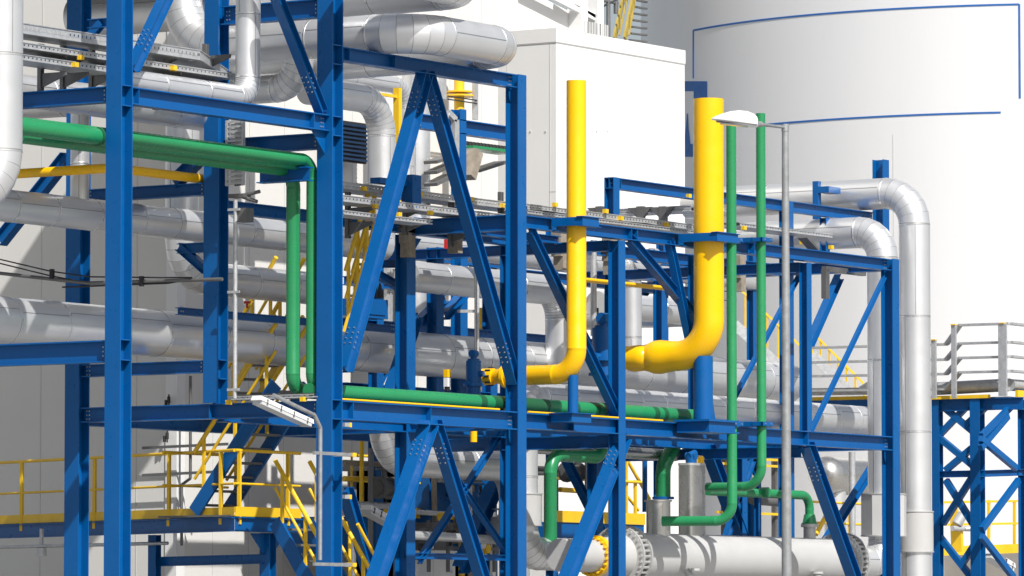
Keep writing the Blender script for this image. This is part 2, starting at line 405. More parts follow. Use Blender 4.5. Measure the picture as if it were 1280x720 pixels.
# braces in the plane of column B, running back
qx=lambda px,py,X=XB: at(px,py,X=X)
brace(qx(0,302),qx(84,196),.2,n=EZ.cross(EY)+EZ*.0 if False else (qx(84,196)-qx(0,302)).cross(EX))
brace(qx(218,229),qx(252,195),.2,n=(qx(252,195)-qx(218,229)).cross(EX))
brace(qx(224,308),qx(258,338),.14,n=(qx(258,338)-qx(224,308)).cross(EX)); beam((XB,at(224,300,X=XB).y),(XB,Y2+.14),.16,.14,at(240,304,X=XB).z,bolts=False)
brace(qx(113,45,66),qx(128,28,66),.12); beam((66,at(112,24,X=66).y),(66,at(132,24,X=66).y-.2),.14,.14,at(120,24,X=66).z,bolts=False)
# tall slender post behind the lower braces
for px,x in ((866,0),(1034,1)):
    pass
p=at(866,330,Y=49.4); MB().ibeam(V((p.x,49.4,ZL0)),V((p.x,49.4,ZL2-.22)),.13,.13,EY).build('post','blue',rack)
p=at(912,600,Y=Y2); MB().ibeam(V((p.x+.4,Y2,0)),V((p.x+.4,Y2,ZL0-.25)),.18,.18,EY).build('post','blue',rack)
p=at(947,600,Y=51.4); MB().ibeam(V((p.x,51.4,0)),V((p.x,51.4,ZL0-.3)),.1,.1,EY).build('post','blue',rack)
p=at(979,600,Y=Y2); MB().ibeam(V((p.x,Y2,0)),V((p.x,Y2,ZL0-.3)),.14,.14,EY).build('post','blue',rack)
# small upper bracket carrying the high pipe on the right
p=at(1037,250,X=89.2-.0); 
mb=MB(); mb.box((p.x-.55,p.y-.06,at(1037,268,X=89.2).z-.9),(p.x-.43,p.y+.06,at(1037,229,X=89.2).z)); mb.box((p.x-.55,p.y-.30,at(1037,236,X=89.2).z-.12),(p.x-.1,p.y-.06,at(1037,236,X=89.2).z)); mb.build('pipe_bracket','blue',rack)
# ------------------------------------------------------------------ ground and background
mb=MB(); mb.add([V((-800,-800,0)),V((1500,-800,0)),V((1500,1500,0)),V((-800,1500,0))],[(0,1,2,3)]); tag(mb.build('ground','gravel'),kind='structure')
mb=MB(); mb.box((20,20,.0),(125,75,.02)); tag(mb.build('paved_yard','concrete'),kind='structure')
# left white building
p=at(221,400,Y=58.0); BX=p.x
hall=thing('process_building',(BX,58,0),'tall cream clad process building behind the left side of the blue rack','building')
mb=MB(); mb.box((BX,58,0),(BX+10.5,95,26)); mb.build('wall','wall2',hall)
mb=MB(); zz=.0
for i in range(34): 
    y=58+1.1*i+.9; mb.box((BX-.006,y-.006,0),(BX+.001,y+.006,26))
for i in range(9):
    x=BX+1.1*(i+1); mb.box((x-.006,57.994,0),(x+.006,58.001,26))
mb.build('panel_joint','trim',hall)
mb=MB(); mb.box((BX-.03,57.97,0),(BX+.22,57.999,26)); mb.box((BX-.03,57.999,0),(BX-.003,58.22,26)); mb.build('corner_trim','wall',hall)
# white box building in the middle
p=at(695,200,Y=62.0); WX=p.x; WZ=at(695,36,Y=62).z; WX2=at(856,200,Y=62.0).x
box=thing('box_building',(WX,62,0),'plain white panelled box building behind the yellow pipe','building')
mb=MB(); mb.box((WX,62,0),(WX2,90,WZ)); mb.build('wall','wall',box)
mb=MB(); mb.box((WX-.015,61.985,WZ-.28),(WX2+.015,61.998,WZ+.02)); mb.box((WX-.015,61.998,WZ-.28),(WX-.002,90,WZ+.02)); mb.box((WX-.015,61.998,WZ+.001),(WX2+.015,90,WZ+.02)); mb.build('roof_trim','wall',box)
mb=MB()
zt=WZ-.29
mb.box((WX-.006,62.15,0),(WX+.0,62.16,zt)); 
mb.box((WX-.012,61.99,zt-.012),(WX2,61.999,zt)); mb.box((WX-.012,61.99,zt-.012),(WX-.001,90,zt))
for i in range(1,5): mb.box((WX+i*1.05-.004,61.992,0),(WX+i*1.05+.004,62.0,zt))
for i in range(1,12): mb.box((WX-.006,62+i*1.25-.004,0),(WX,62+i*1.25+.004,zt))
for z in (WZ-3.5,WZ-7.5): mb.box((WX-.006,62.005,z-.004),(WX,62.17,z+.004))
for px,py in ((663,164),(682,164),(746,164),(759,164)):
    c=at(px,py,Y=61.99) if px>700 else at(px,py,X=WX-.01)
    mb.box(c-V((.012,.012,.012)),c+V((.012,.012,.012)))
mb.build('panel_joint','trim',box)
# upper white building with sloping roof frame far behind
ux=at(430,20,Y=70.0).x; 
up=thing('rear_building',(ux,70,0),'far white building with a sloping roof edge and open roof frame against the sky','building')
ulx=at(552,20,Y=76).x; urx=at(722,60,Y=76).x
zA=at(695,-35,Y=76).z; zB=at(735,30,Y=76).z; zlow=at(735,34,Y=76).z
mb=MB()
x0=at(430,0,Y=76).x; x1=at(672,-6,Y=76).x; x2=at(735,26,Y=76).x; zt1=at(672,-6,Y=76).z; zt2=at(735,26,Y=76).z
def slab(pts,y0,y1,mb):
    n=len(pts); vs=[V((x,y0,z)) for x,z in pts]+[V((x,y1,z)) for x,z in pts]
    fs=[tuple(range(n)),tuple(range(2*n-1,n-1,-1))]+[(i,n+i,n+(i+1)%n,(i+1)%n) for i in range(n)]
    mb.add(vs,fs)
x3=at(757,40,Y=76).x
slab([(x0,0),(x3,0),(x3,zt2-.6),(x2,zt2),(x1,zt1),(x0,zt1+6)],76,95,mb); mb.build('wall','wall',up)
mb=MB()
for px in (718,738): 
    a=at(px,60,Y=75.9); b=at(px,-40,Y=75.9); mb.bar(V((a.x,75.8,a.z)),V((a.x,75.8,b.z)),.45,.3,EX)
mb.bar(at(655,-22,Y=75.7),at(742,22,Y=75.7),.12,.16); mb.bar(at(700,-8,Y=75.7),at(745,22,Y=75.7),.12,.12)
mb.build('roof_frame','wall',up)
mb=MB()
for i in range(10):
    a=at(730+i*3.2,26+i*.6,Y=75.6); mb.bar(a,a-EZ*.95,.05,.05,EX)
mb.build('roof_grille','trim',up)
# lightning mast
mb=MB(); a=at(760.5,60,Y=80); mb.cyl(V((a.x,80,0)),V((a.x,80,at(760,-2,Y=80).z)),.06,n=8)
c=V((a.x,80,at(760,2,Y=80).z)); mb.cyl(c-EX*.3,c+EX*.5,.04,n=6); mb.cyl(c-EY*.3+EZ*.05,c+EY*.4-EZ*.2,.03,n=6); mb.cyl(c+EX*.4-EZ*.3,c+EX*.4+EZ*.1,.07,n=6)
single(mb,'roof_mast','grey_steel','thin dark mast with small antennas in the gap of sky','mast')
# storage tank
TD=165.0; taz=AZ-math.atan((1312-640)/F); TC=V((math.cos(taz)*TD,math.sin(taz)*TD,0)); TR=(1312-801)/6714*TD*math.cos(math.atan(672/F))
tank=thing('storage_tank',TC,'huge white cylindrical storage tank with thin blue outline markings','tank')
def on_tank(px,py,off=.02):
    d=ray(px,py); o=CAM-TC; a=d.x**2+d.y**2; b=2*(o.x*d.x+o.y*d.y); c=o.x**2+o.y**2-(TR+off)**2
    dd=b*b-4*a*c
    t=(-b-math.sqrt(max(dd,0)))/(2*a); return CAM+d*t
mb=MB(); mb.cyl(TC,TC+EZ*38,TR,n=256); mb.build('shell','tank',tank)
mb=MB()
def shellstrip(za,zb,phi0,phi1,off,mb,n=60):
    vs=[];fs=[]
    for i in range(n+1):
        ph=phi0+(phi1-phi0)*i/n
        for rr in (TR+.001,TR+off):
            for z in (za,zb): vs.append(TC+V((math.cos(ph)*rr,math.sin(ph)*rr,z)))
    for i in range(n):
        a=i*4; b=a+4
        fs+=[(a+2,a+3,b+3,b+2),(a,a+2,b+2,b),(a+1,b+1,b+3,a+3)]
    fs+=[(0,1,3,2),(4*n,4*n+2,4*n+3,4*n+1)]
    mb.add(vs,fs)
def ang(p): return math.atan2(p.y-TC.y,p.x-TC.x)%(2*math.pi)
def hline(pxa,pya,pxb,w,name='blue_line'):
    A=on_tank(pxa,pya); ph0=ang(A); z=A.z
    lo,hi=ph0-2.2,ph0+2.2
    def col_of(ph):
        P=TC+V((math.cos(ph)*TR,math.sin(ph)*TR,z))-CAM; return 640+F*P.dot(RIGHT)/P.dot(FWD)
    # solve for end angle by scan
    best=None; k=ph0; B=on_tank(pxb,pya); ph1=ang(B)
    m=MB(); shellstrip(z-w/2,z+w/2,ph0,ph1,.012,m); m.build(name,'logo',tank)
    return z,ph0,ph1
hline(866,38,1274,.055); hline(945,157,1251,.055)
def vline(px,py0,py1,w):
    A=on_tank(px,py0); B=on_tank(px,py1); ph=ang(A); dw=w/2/TR
    m=MB(); shellstrip(B.z,A.z,ph-dw,ph+dw,.012,m,2); m.build('blue_line','logo',tank)
vline(866,38,98,.07); vline(1274,5,123,.06)
def patch(poly_rows,name='blue_mark'):
    """blue painted mark: rows of (py, px_left, px_right)"""
    m=MB(); vs=[]; 
    for py,a,b in poly_rows:
        for off in (.001,.014):
            for px in (a,(a+b)/2,b): vs.append(on_tank(px,py,off))
    fs=[]
    for i in range(len(poly_rows)-1):
        o=i*6; p_=o+6
        fs+=[(o+3,o+4,p_+4,p_+3),(o+4,o+5,p_+5,p_+4),(o,o+3,p_+3,p_),(o+5,o+2,p_+2,p_+5)]
    o=0; fs+=[(0,1,4,3),(1,2,5,4)]; o=(len(poly_rows)-1)*6; fs+=[(o,o+3,o+4,o+1),(o+1,o+4,o+5,o+2)]
    m.add(vs,fs); m.build(name,'logo',tank)
patch([(101.5,850,884),(105,850,884),(114,850,884)]); patch([(114,867,884),(128,867,884)])
patch([(142,858.5,859.5),(160,857,860.5),(180,855,863)]); patch([(180,850,866),(196,850,866)])
mb=MB(); a=on_tank(1116,168); ph=ang(a); shellstrip(1,a.z,ph-.0005,ph+.0005,.008,mb,2); mb.build('earth_cable','trim',tank)
# stair climbing the tank side
st=thing('tank_stair',at(790,60,D=166),'narrow stair with yellow rails climbing the edge of the white tank','stair')
D0=158
mb=MB()
for i in range(9):
    y=50-8.3*i
    a=at(787+i*1.4,y,D=D0+i*.2); b=at(808,y,D=D0+i*.2+.5); mb.bar(a,V((b.x,b.y,a.z)),.10,.05)
mb.build('tread','grey_steel',st)
for k,(xa,xb) in enumerate(((768,790),(781,801))):
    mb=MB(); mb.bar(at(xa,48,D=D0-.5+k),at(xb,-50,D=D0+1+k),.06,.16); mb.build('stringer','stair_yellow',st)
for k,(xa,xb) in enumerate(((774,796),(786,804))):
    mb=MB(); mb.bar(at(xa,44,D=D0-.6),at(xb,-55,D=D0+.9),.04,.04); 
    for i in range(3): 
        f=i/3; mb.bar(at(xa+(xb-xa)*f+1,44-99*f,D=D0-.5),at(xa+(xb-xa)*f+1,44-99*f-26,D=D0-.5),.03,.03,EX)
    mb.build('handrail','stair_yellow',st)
# ------------------------------------------------------------------ pipes
def pipe_thing(name,mb,m,label,cat='pipe',group=None): return tag(mb.build(name,m),label,cat,group)
CP='aluminium_pipe'
# M1: long level pipe
A,B=run(200,417,-60,Y=52.2); A2,B2=run(200,417,985,Y=52.2)
m1=pipe_thing(CP,clad_pipe([B,B2],.38,1,step=1.35),'clad','thickest long silver clad pipe running level across the lower left, behind the columns')
# white mated sleeve on it
P=cut_col(B,EX,10); 
# M2 with its drop into the big vessel
A,B=run(1000,521,1098,Y=51.0); c=cut_col(A,EX,652); r2=.285
zb=at(700,693,Y=51.0).z
pe=cut_col(V((c.x,51.0,zb)),EX,741)
clad=clad_pipe([B,V((c.x,51.0,A.z)),V((c.x,51.0,zb)),pe],r2,[0,.5,.5,0],gores=7)
pipe_thing(CP,clad,'clad','silver pipe above the green one, dropping behind the third column into the white vessel')
# sleeve drums
def drum(px,py0,py1,c,r,label,n=28,smooth=True):
    t=thing('sleeve_drum',(c.x,c.y,at(px,py1,Y=c.y).z),label,'pipe sleeve')
    z0=at(px,py1,Y=c.y).z; z1=at(px,py0,Y=c.y).z
    mb=MB(); mb.cyl(V((c.x,c.y,z0)),V((c.x,c.y,z1)),r,n=n,smooth=smooth,seg=.9); mb.build('shell','white_paint',t)
    mb=MB(); mb.cyl(V((c.x,c.y,z0-.012)),V((c.x,c.y,z0+.012)),r+.012,n=n); mb.cyl(V((c.x,c.y,z1-.012)),V((c.x,c.y,z1+.012)),r+.012,n=n); mb.build('rim','flange',t)
    return t
drum(660,618,657,V((c.x,51.0,0)),.35,'light grey sleeve drum round the vertical pipe behind the third column')
# N pipe
A,B=run(100,267,-40,Y=52.2); B3=cut_col(A,EX,478)
n1=clad_pipe([B,V((B3.x,52.2,A.z))],.255,.6,step=1.0)
zW=at(440,121,Y=52.2).z
pipe_thing(CP,n1,'clad','silver clad pipe running level above the thickest one, crossing behind the two left columns')
# branch V1 and its feed
a=at(100,190,Y=52.2); v1=clad_pipe([V((a.x,52.2,A.z)),V((a.x,52.2,at(100,125,Y=52.2).z))],.15,1,n=20)
pipe_thing(CP,v1,'clad','thin silver branch pipe rising from the level pipe at the far left')
# V2 / Q
a=at(228,200,Y=53.2); zq_=at(330,355,Y=53.2).z; xq=at(400,350,Y=53.2).x
pipe_thing(CP,clad_pipe([V((a.x,53.2,at(228,110,Y=53.2).z)),V((a.x,53.2,zq_)),V((xq,53.2,zq_))],.28,[0,.62,0],gores=7),'clad','silver clad pipe dropping behind the yellow line and bending right under the level pipe')
# K with riser
KY=49.1; a=at(310,60,Y=KY); zk=at(240,114,Y=KY).z; xk=at(150,110,Y=KY).x
pipe_thing(CP,clad_pipe([V((xk,KY,zk)),V((a.x,KY,zk)),V((a.x,KY,at(310,-70,Y=KY).z))],.195,[0,.34,0],gores=6),'clad','silver riser beside the cable trays, its level run lying on the upper left beam')
for yy,pyc,lab in ((51.0,117,'silver pipe lying on the upper left beams behind the tray posts'),(51.75,119,'added silver pipe behind its neighbour on the upper left beams, there for its shade')):
    P=at(60,pyc,Y=yy); pipe_thing(CP,clad_pipe([cut_col(P,EX,-60),cut_col(P,EX,262)],.24,1),'clad',lab)  # the rear, mostly hidden one is added to shade the pipes below
# V0 front left riser
a=at(-1,100,Y=47.6); zc=at(-1,247,Y=47.6).z
pipe_thing(CP,clad_pipe([V((a.x,47.6,at(0,-80,Y=47.6).z)),V((a.x,47.6,zc)),V((a.x-2.5,48.6,zc-.15))],.335,[0,.7,0],gores=6,step=1.35),'clad','large silver riser cut by the left edge of the picture, bending away at its foot')
# T1 loop
YT=47.8
c1=at(517,39.5,Y=YT); c2=cut_col(c1,EX,640)
lft=cut_col(c1,EY,228)
pipe_thing(CP,clad_pipe([lft+V((.0,0,3)),V(lft),c1,c2,V((c2.x,c2.y+9,c2.z))],.32,[0,.8,.75,.62,0],gores=6),'clad','big silver expansion loop lying on the topmost blue beam')
# T0 loop above
c0=at(588,-17,Y=47.5); l0=cut_col(c0,EX,380)
pipe_thing(CP,clad_pipe([l0,c0,c0+V((0,8,0))],.35,[0,.6,0],gores=6),'clad','big silver pipe bend cut off by the top edge above the expansion loop')
# V3 left of column B
a=at(374,40,Y=51.6); z3=at(374,108,Y=51.6).z
pipe_thing(CP,clad_pipe([V((a.x,51.6,at(374,-60,Y=51.6).z)),V((a.x,51.6,z3)),V((a.x,57.6,z3))],.245,[0,.45,0],gores=7),'clad','silver pipe coming down behind the upper brace and turning back above the green pipes')
# W1, W2, W3
a=at(477,180,Y=53.6); zw=at(440,121,Y=53.6).z
pipe_thing(CP,clad_pipe([V((at(385,110,Y=53.6).x,53.6,zw)),V((a.x,53.6,zw)),V((a.x,53.6,ZL2-.1))],.25,[0,.62,0],gores=8),'clad','dull silver pipe elbow turning down right beside the second column under the loop')
a=at(507,150,Y=55.5); zw=at(440,98,Y=55.5).z
pipe_thing(CP,clad_pipe([V((at(400,98,Y=55.5).x,55.5,zw)),V((a.x,55.5,zw)),V((a.x,55.5,ZL2-.3))],.16,[0,.4,0],gores=7),'clad','narrower silver elbow directly behind the apex of the top braces')
a=at(520,180,Y=56.4)
pipe_thing(CP,clad_pipe([V((a.x,56.4,at(520,60,Y=56.4).z)),V((a.x,56.4,ZL2-1.2))],.27,1,step=2.2),'clad','bright silver vertical pipe standing between the two legs of the top brace')
# S: below the lower level
a=at(481,560,Y=52.2); zs=at(560,579,Y=52.2).z; xs=at(643,580,Y=52.2).x
pipe_thing(CP,clad_pipe([V((a.x,52.2,ZL0+.4)),V((a.x,52.2,zs)),V((xs,52.2,zs)),V((xs,52.2,1.2))],.275,[0,.6,.6,0],gores=9),'clad','silver pipe with many-piece elbows below the lower beam, behind the inverted V brace')
# R1
a=at(700,420,Y=51.7); zr1=at(650,359,Y=51.7).z; x0=at(508,360,Y=51.7).x
pipe_thing(CP,clad_pipe([V((x0,51.7,zr1)),V((a.x,51.7,zr1)),V((a.x,51.7,at(700,478,Y=51.7).z))],.265,[0,.5,0],gores=7),'clad','silver elbow pipe just behind the slim yellow pipe, turning down to the lower run')
# R0
zr0=at(690,324,Y=53.4).z; x0=at(512,324,Y=53.4).x; a=at(789,400,Y=53.4)
pipe_thing(CP,clad_pipe([V((x0,53.4,zr0)),V((a.x,53.4,zr0)),V((a.x,53.4,at(789,470,Y=53.4).z))],.20,[0,.36,0],gores=7),'clad','silver pipe under the second level that turns down right of the fourth column')
zr2=at(830,388,Y=55).z
pipe_thing(CP,clad_pipe([V((at(745,388,Y=55).x,55,zr2)),V((at(872,388,Y=55).x,55,zr2)),V((at(872,388,Y=55).x,58,zr2))],.25,[0,.4,0]),'clad','short level silver pipe seen between the fourth column and the thick yellow pipe')
zr3=at(830,338,Y=56).z
pipe_thing(CP,clad_pipe([V((at(735,338,Y=56).x,56,zr3)),V((at(940,338,Y=56).x,56,zr3))],.22,1),'clad','silver pipe high under the second level, behind the fourth column and the thick yellow pipe')
# P1, P2
a=at(1144,500,X=None,Y=49.6); zp=at(1100,234,Y=49.6).z
end=cut_col(V((a.x,49.6,zp)),EY,860)
pipe_thing(CP,clad_pipe([end,V((a.x,49.6,zp)),V((a.x,49.6,0))],.30,[0,.62,0],gores=6,step=2.0),'clad','tall silver riser at the right end, outer and higher of the pair')
drum(1152,640,690,V((a.x,49.6,0)),.335,'light grey sleeve drum on the outer riser at the right end')
a=at(1104,500,Y=49.55); zp=at(1100,289,Y=49.55).z; end=cut_col(V((a.x,49.55,zp)),EY,880)
zbp=at(1100,703,Y=49.9).z
pipe_thing(CP,clad_pipe([end,V((a.x,49.55,zp)),V((a.x,49.55,zbp)),V((a.x-.9,49.75,zbp))],.295,[0,.5,.4,0],gores=6,step=2.0),'clad','silver riser right behind the last blue column, the inner and lower of the pair')
drum(1107,618,670,V((a.x,49.55,0)),.44,'grey eight sided sleeve box round the inner riser at the last column',n=8,smooth=False)
# big white vessel pipe
YB=49.9
P0=at(742,695,Y=YB); zB=P0.z
X=lambda px: at(px,699,Y=YB).x
vs=thing('vessel_pipe',(X(900),YB,zB-.43),'wide white painted vessel pipe with bolted flanges along the bottom of the picture','pipe')
mb=MB(); b=lambda x:V((x,YB,zB))
mb.cyl(b(X(700)),b(X(742)),.285,n=40); mb.cyl(b(X(742)),b(X(752)),.29,.34,n=40); mb.cyl(b(X(752)),b(X(778)),.34,.42,n=40)
mb.cyl(b(X(778)),b(X(1046)),.43,n=64); mb.build('shell','white_paint',vs)
mb=MB(); mb.cyl(b(X(1052)),b(X(1066)),.43,.27,n=48); mb.cyl(b(X(1066)),b(X(1090)),.26,n=40); mb.cyl(b(X(1065)),b(X(1067)),.3,n=40);mb.cyl(b(X(1071)),b(X(1073)),.3,n=40); mb.build('reducer','white_paint',vs)
mb=MB(); mb.cyl(b(X(740)),b(X(745)),.36,n=48); mb.ringbolts(b(X(742)),EX,.325,20,r=.022,t=.12,m='rail_yellow'); mb.build('yellow_flange','yellow',vs)
for xa in (772,1046):
    mb=MB(); w=.05
    mb.cyl(b(X(xa)),b(X(xa)+w),.545,n=64); mb.cyl(b(X(xa)+.26),b(X(xa)+.26+w),.545,n=64)
    mb.cyl(b(X(xa)+w),b(X(xa)+.26),.445,n=48); mb.ringbolts(b(X(xa)+.15),EX,.50,32,r=.024,t=.175,m='flange'); mb.build('flange','flange',vs)
mb=MB(); a=at(768,660,Y=YB-.1); mb.box((a.x-.10,YB-.11,zB+.40),(a.x+.10,YB-.09,zB+.50)); mb.cyl(V((a.x,YB-.115,zB+.52)),V((a.x,YB-.085,zB+.52)),.07,n=16)
a=at(833,660,Y=YB-.1); mb.build('lifting_lug','white_paint',vs)
mb=MB(); a=at(857,712,Y=YB-.42); mb.cyl(V((a.x,YB-.6,a.z-.3)),V((a.x,YB-.45,a.z)),.07,n=16); mb.cyl(V((a.x,YB-.6,a.z-.02)),V((a.x,YB-.6,a.z+.02)),.10,n=16); mb.build('drain_nozzle','white_paint',vs); mb=MB(); a=at(1017,716,Y=YB-.42); mb.cyl(V((a.x,YB-.5,a.z-.3)),V((a.x,YB-.5,a.z)),.08,n=16); mb.cyl(V((a.x,YB-.5,a.z-.02)),V((a.x,YB-.5,a.z+.02)),.11,n=16); mb.build('drain_nozzle','white_paint',vs)
mb=MB(); a=at(1012,660,Y=YB); zn=zB+.42; mb.cyl(V((a.x,YB,zB+.36)),V((a.x,YB,at(1012,658,Y=YB).z)),.115,n=20); mb.cyl(V((a.x,YB,at(1012,659,Y=YB).z)),V((a.x,YB,at(1012,655,Y=YB).z)),.16,n=24); mb.build('nozzle','flange',vs)
NZ=V((a.x,YB,at(1012,655,Y=YB).z))
# small silver nozzles standing on the vessel
t=thing('steel_pot',(at(824,660,Y=YB).x,YB,zB+.4),'short stainless pot with flanged lid on the white vessel, left of the tall enclosure','pot')
mb=MB(); a=at(823,660,Y=YB); zt=at(823,627,Y=YB).z; mb.cyl(V((a.x,YB,zB+.36)),V((a.x,YB,zt)),.215,n=28); mb.build('body','stainless',t)
mb=MB(); mb.cyl(V((a.x,YB,zt)),V((a.x,YB,zt+.03)),.245,n=28); mb.build('lid','stainless',t)
t=thing('steel_enclosure',(at(865,660,Y=YB-.15).x,YB-.15,zB+.4),'tall stainless enclosure with rounded corners standing behind the green pipe','enclosure')
mb=MB(); a=at(865,620,Y=YB); z0=zB+.3; z1=at(865,580,Y=YB).z
n=32; prof=[]
for i in range(n):
    th=2*math.pi*i/n; cx,sx=math.cos(th),math.sin(th); k=.42; prof.append((.27*math.copysign(abs(cx)**k,cx),.16*math.copysign(abs(sx)**k,sx)))
vs_=[V((a.x+x,YB+y,z)) for z in (z0,z1) for x,y in prof]
mb.add(vs_,[(i,(i+1)%n,n+(i+1)%n,n+i) for i in range(n)],None,True); mb.add(vs_[n:],[tuple(range(n))]); mb.build('body','stainless',t)
mb=MB(); mb.add([V((a.x+x*1.02,YB+y*1.03,z)) for z in (z1-.03,z1+.012) for x,y in prof],[(i,(i+1)%n,n+(i+1)%n,n+i) for i in range(n)]+[tuple(range(n,2*n))]); mb.build('lid','flange',t)
tag((lambda mb:(mb.cyl(V((a.x-.02,YB,z1+.01)),V((a.x-.02,YB,z1+.14)),.10,n=12),mb.cyl(V((a.x-.02,YB-.1,z1+.14)),V((a.x-.02,YB+.1,z1+.14)),.07,n=12),mb.cyl(V((a.x-.12,YB,z1+.14)),V((a.x+.1,YB,z1+.2)),.06,n=12),mb)[-1])(MB()).build('valve','blue'),'small blue valve on top of the tall stainless enclosure','valve')
mb=MB(); mb.cyl(V((a.x+.24,YB,z1+.013)),V((a.x+.24,YB,z1+.13)),.09,n=12); mb.cyl(V((a.x+.17,YB,z1+.10)),V((a.x+.33,YB,z1+.1)),.06,n=10); single(mb,'valve','yellow','small yellow valve on top of the tall stainless enclosure','valve')
# level stainless pipe under lower beam with elbow up
Ys=51.2; zs=at(800,567,Y=Ys).z
mb=paint_pipe([at(770,567,Y=Ys)*0+V((at(664,567,Y=Ys).x,Ys,zs+.0)),V((at(851,567,Y=Ys).x,Ys,zs)),V((at(851,567,Y=Ys).x,Ys,ZL0-.3))],.105,.2,n=20)
single(mb,'steel_pipe','stainless','bare steel pipe with an elbow under the lower beam left of the stainless enclosure','pipe')
# ------------------------------------------------------------------ yellow pipes
YY=48.02
def collar(px,py,rr,label_parent,yc,deep):
    """blue plate ring clamped round a pipe and bolted to the beam"""
    mb=MB(); x=at(px,py,Y=yc).x; z=at(px,py,Y=yc).z; h=.07
    mb.box((x-rr-.09,yc-rr-.12,z-h),(x+rr+.09,yc-rr-.10,z+h)); mb.box((x-rr-.09,yc-rr-.10,z-h),(x-rr-.01,FY-.1,z+h)); mb.box((x+rr+.01,yc-rr-.10,z-h),(x+rr+.09,FY-.1,z+h))
    mb.box((x-rr-.12,yc-rr-.15,z+h),(x+rr+.12,yc-rr-.01,z+h+.012)); mb.box((x-rr-.12,yc-rr-.15,z-h-.012),(x+rr+.12,yc-rr-.01,z-h))
    return mb.build('pipe_collar','blue',rack)
a=at(720.5,300,Y=48.05); z=at(690,478,Y=50.0).z; r=.165
z_y1=z
mb=paint_pipe([V((a.x,48.05,at(720.5,101,Y=48.05).z)),V((a.x,48.05,z)),V((a.x,49.42,z))],r,[0,.42,0],n=40,gores=14)
yp1=tag(mb.build('yellow_pipe','yellow'),'slim yellow painted pipe standing in front of the white building, bending left at its foot','pipe','yellow pipes')
collar(720.5,278,r,rack,48.05,0)
mb=MB(); zf=ZL0; mb.cyl(V((a.x,48.12,ZL0)),V((a.x,48.12,z-.02)),.088,n=20); mb.box((a.x-.3,47.95,ZL0-.14),(a.x+.3,48.36,ZL0-.0)); mb.box((a.x-.36,47.9,ZL0),(a.x+.36,48.37,ZL0+.012)); mb.build('pipe_support','blue',rack)
YP=47.98; r=.262
a=at(886,300,Y=YP); z=at(830,452,Y=50.0).z-.02
path=[V((a.x,YP,at(886,124,Y=YP).z)),V((a.x,YP,z)),V((a.x,YP+.8,z)),V((a.x-.25,YP+1.6,z-.02))]
mb=MB()
st=[]
raw=stations([path[0],path[1],V((a.x,YP+1.0,z+.0))],[0,.62,0],16)
for p,t,k in raw:
    f=1.0
    st.append((p,t,k,f))
# narrowing, then the bulged branch body
p,t,k,f=st.pop(); 
L0_=st[-1][0]
for dd,sc in ((.08,1.0),(.2,1.05),(.36,1.13),(.48,1.10),(.60,.94),(.70,.85),(.80,.88),(.92,.88),(1.0,.80),(1.08,.62),(1.13,.35)): st.append((L0_+EY*dd-EZ*dd*.02,EY,'x',sc))
sweep(mb,st,r,44,None)
# branch nozzle cap facing the viewer
cb=L0_+EY*.86-EX*.10-EZ*.03
ca=L0_+EY*.50-EX*.10-EZ*.01; nd=V((-.10,1,0)).normalized(); nst=[(ca,nd,'x',.05),(ca+nd*.03,nd,'x',.13),(ca+nd*.10,nd,'x',.19),(ca+nd*.22,nd,'x',.215),(ca+nd*.36,nd,'x',.20),(ca+nd*.50,nd,'x',.205),(ca+nd*.60,nd,'x',.20),(ca+nd*.68,nd,'x',.16),(ca+nd*.72,nd,'x',.06)]
sweep(mb,nst,1.0,28,None)
yp2=tag(mb.build('yellow_pipe','yellow'),'thick yellow painted pipe behind the lamp head, its foot bending left into a bulged branch','pipe','yellow pipes')
collar(886,298,r,rack,YP,0)
mb=MB(); mb.cyl(V((a.x,YP+.12,ZL0+.04)),V((a.x,YP+.12,z-.02)),.17,n=28)
for dx,dy in ((.17,0),(0,-.17)):
    pass
mb.add([V((a.x+.16,YP+.11,ZL0+.04)),V((a.x+.40,YP+.11,ZL0+.04)),V((a.x+.16,YP+.11,ZL0+.9)),V((a.x+.16,YP+.13,ZL0+.04)),V((a.x+.40,YP+.13,ZL0+.04)),V((a.x+.16,YP+.13,ZL0+.9))],[(0,1,2),(3,5,4),(0,3,4,1),(1,4,5,2),(0,2,5,3)])
mb.box((a.x-.42,YP-.25,ZL0-.16),(a.x+.45,YP+.4,ZL0+.0)); mb.box((a.x-.5,YP-.3,ZL0+.0),(a.x+.5,YP+.42,ZL0+.035)); mb.box((a.x-.5,YP-.31,ZL0-.19),(a.x+.5,YP+.35,ZL0-.165))
mb.build('pipe_support','blue',rack)
# thin yellow lines
def sy(pts,r,label,rb=.12): return single(paint_pipe(pts,r,rb,n=14,gores=6,welds=False),'yellow_pipe','yellow',label,'pipe','yellow pipes')
a0,a1=run(790,356,845,Y=50.0); z=a0.z
sy([V((at(728,354,Y=50.0).x,50.0,z)),V((a1.x,50.0,z))],.042,'thin yellow pipe running level behind the fourth blue column')
cc=at(140,210,X=66.3); a=cut_col(cc,EY,18); b=cut_col(cc,EX,256)
sy([a,cc,b],.075,'thin yellow pipe crossing the upper left behind the green pipes',.1)
a=at(592,540,Y=50.2); sy([V((a.x,50.2,ZL0-.05)),V((a.x,50.2,ZL0-.42))],.06,'short yellow pipe stub hanging below the lower beam right of the brace tips')
p0,p1=run(428,502.5,626,Y=48.36); p0=p0; 
single(paint_pipe([V((p0.x,48.39,ZL0+.018)),V((p1.x,48.39,ZL0+.018))],.017,.1,n=10,welds=False),'yellow_pipe','yellow','thin yellow line lying on the lower beam left of the third column','pipe','yellow pipes')
p0,p1=run(662,516,830,Y=48.36)
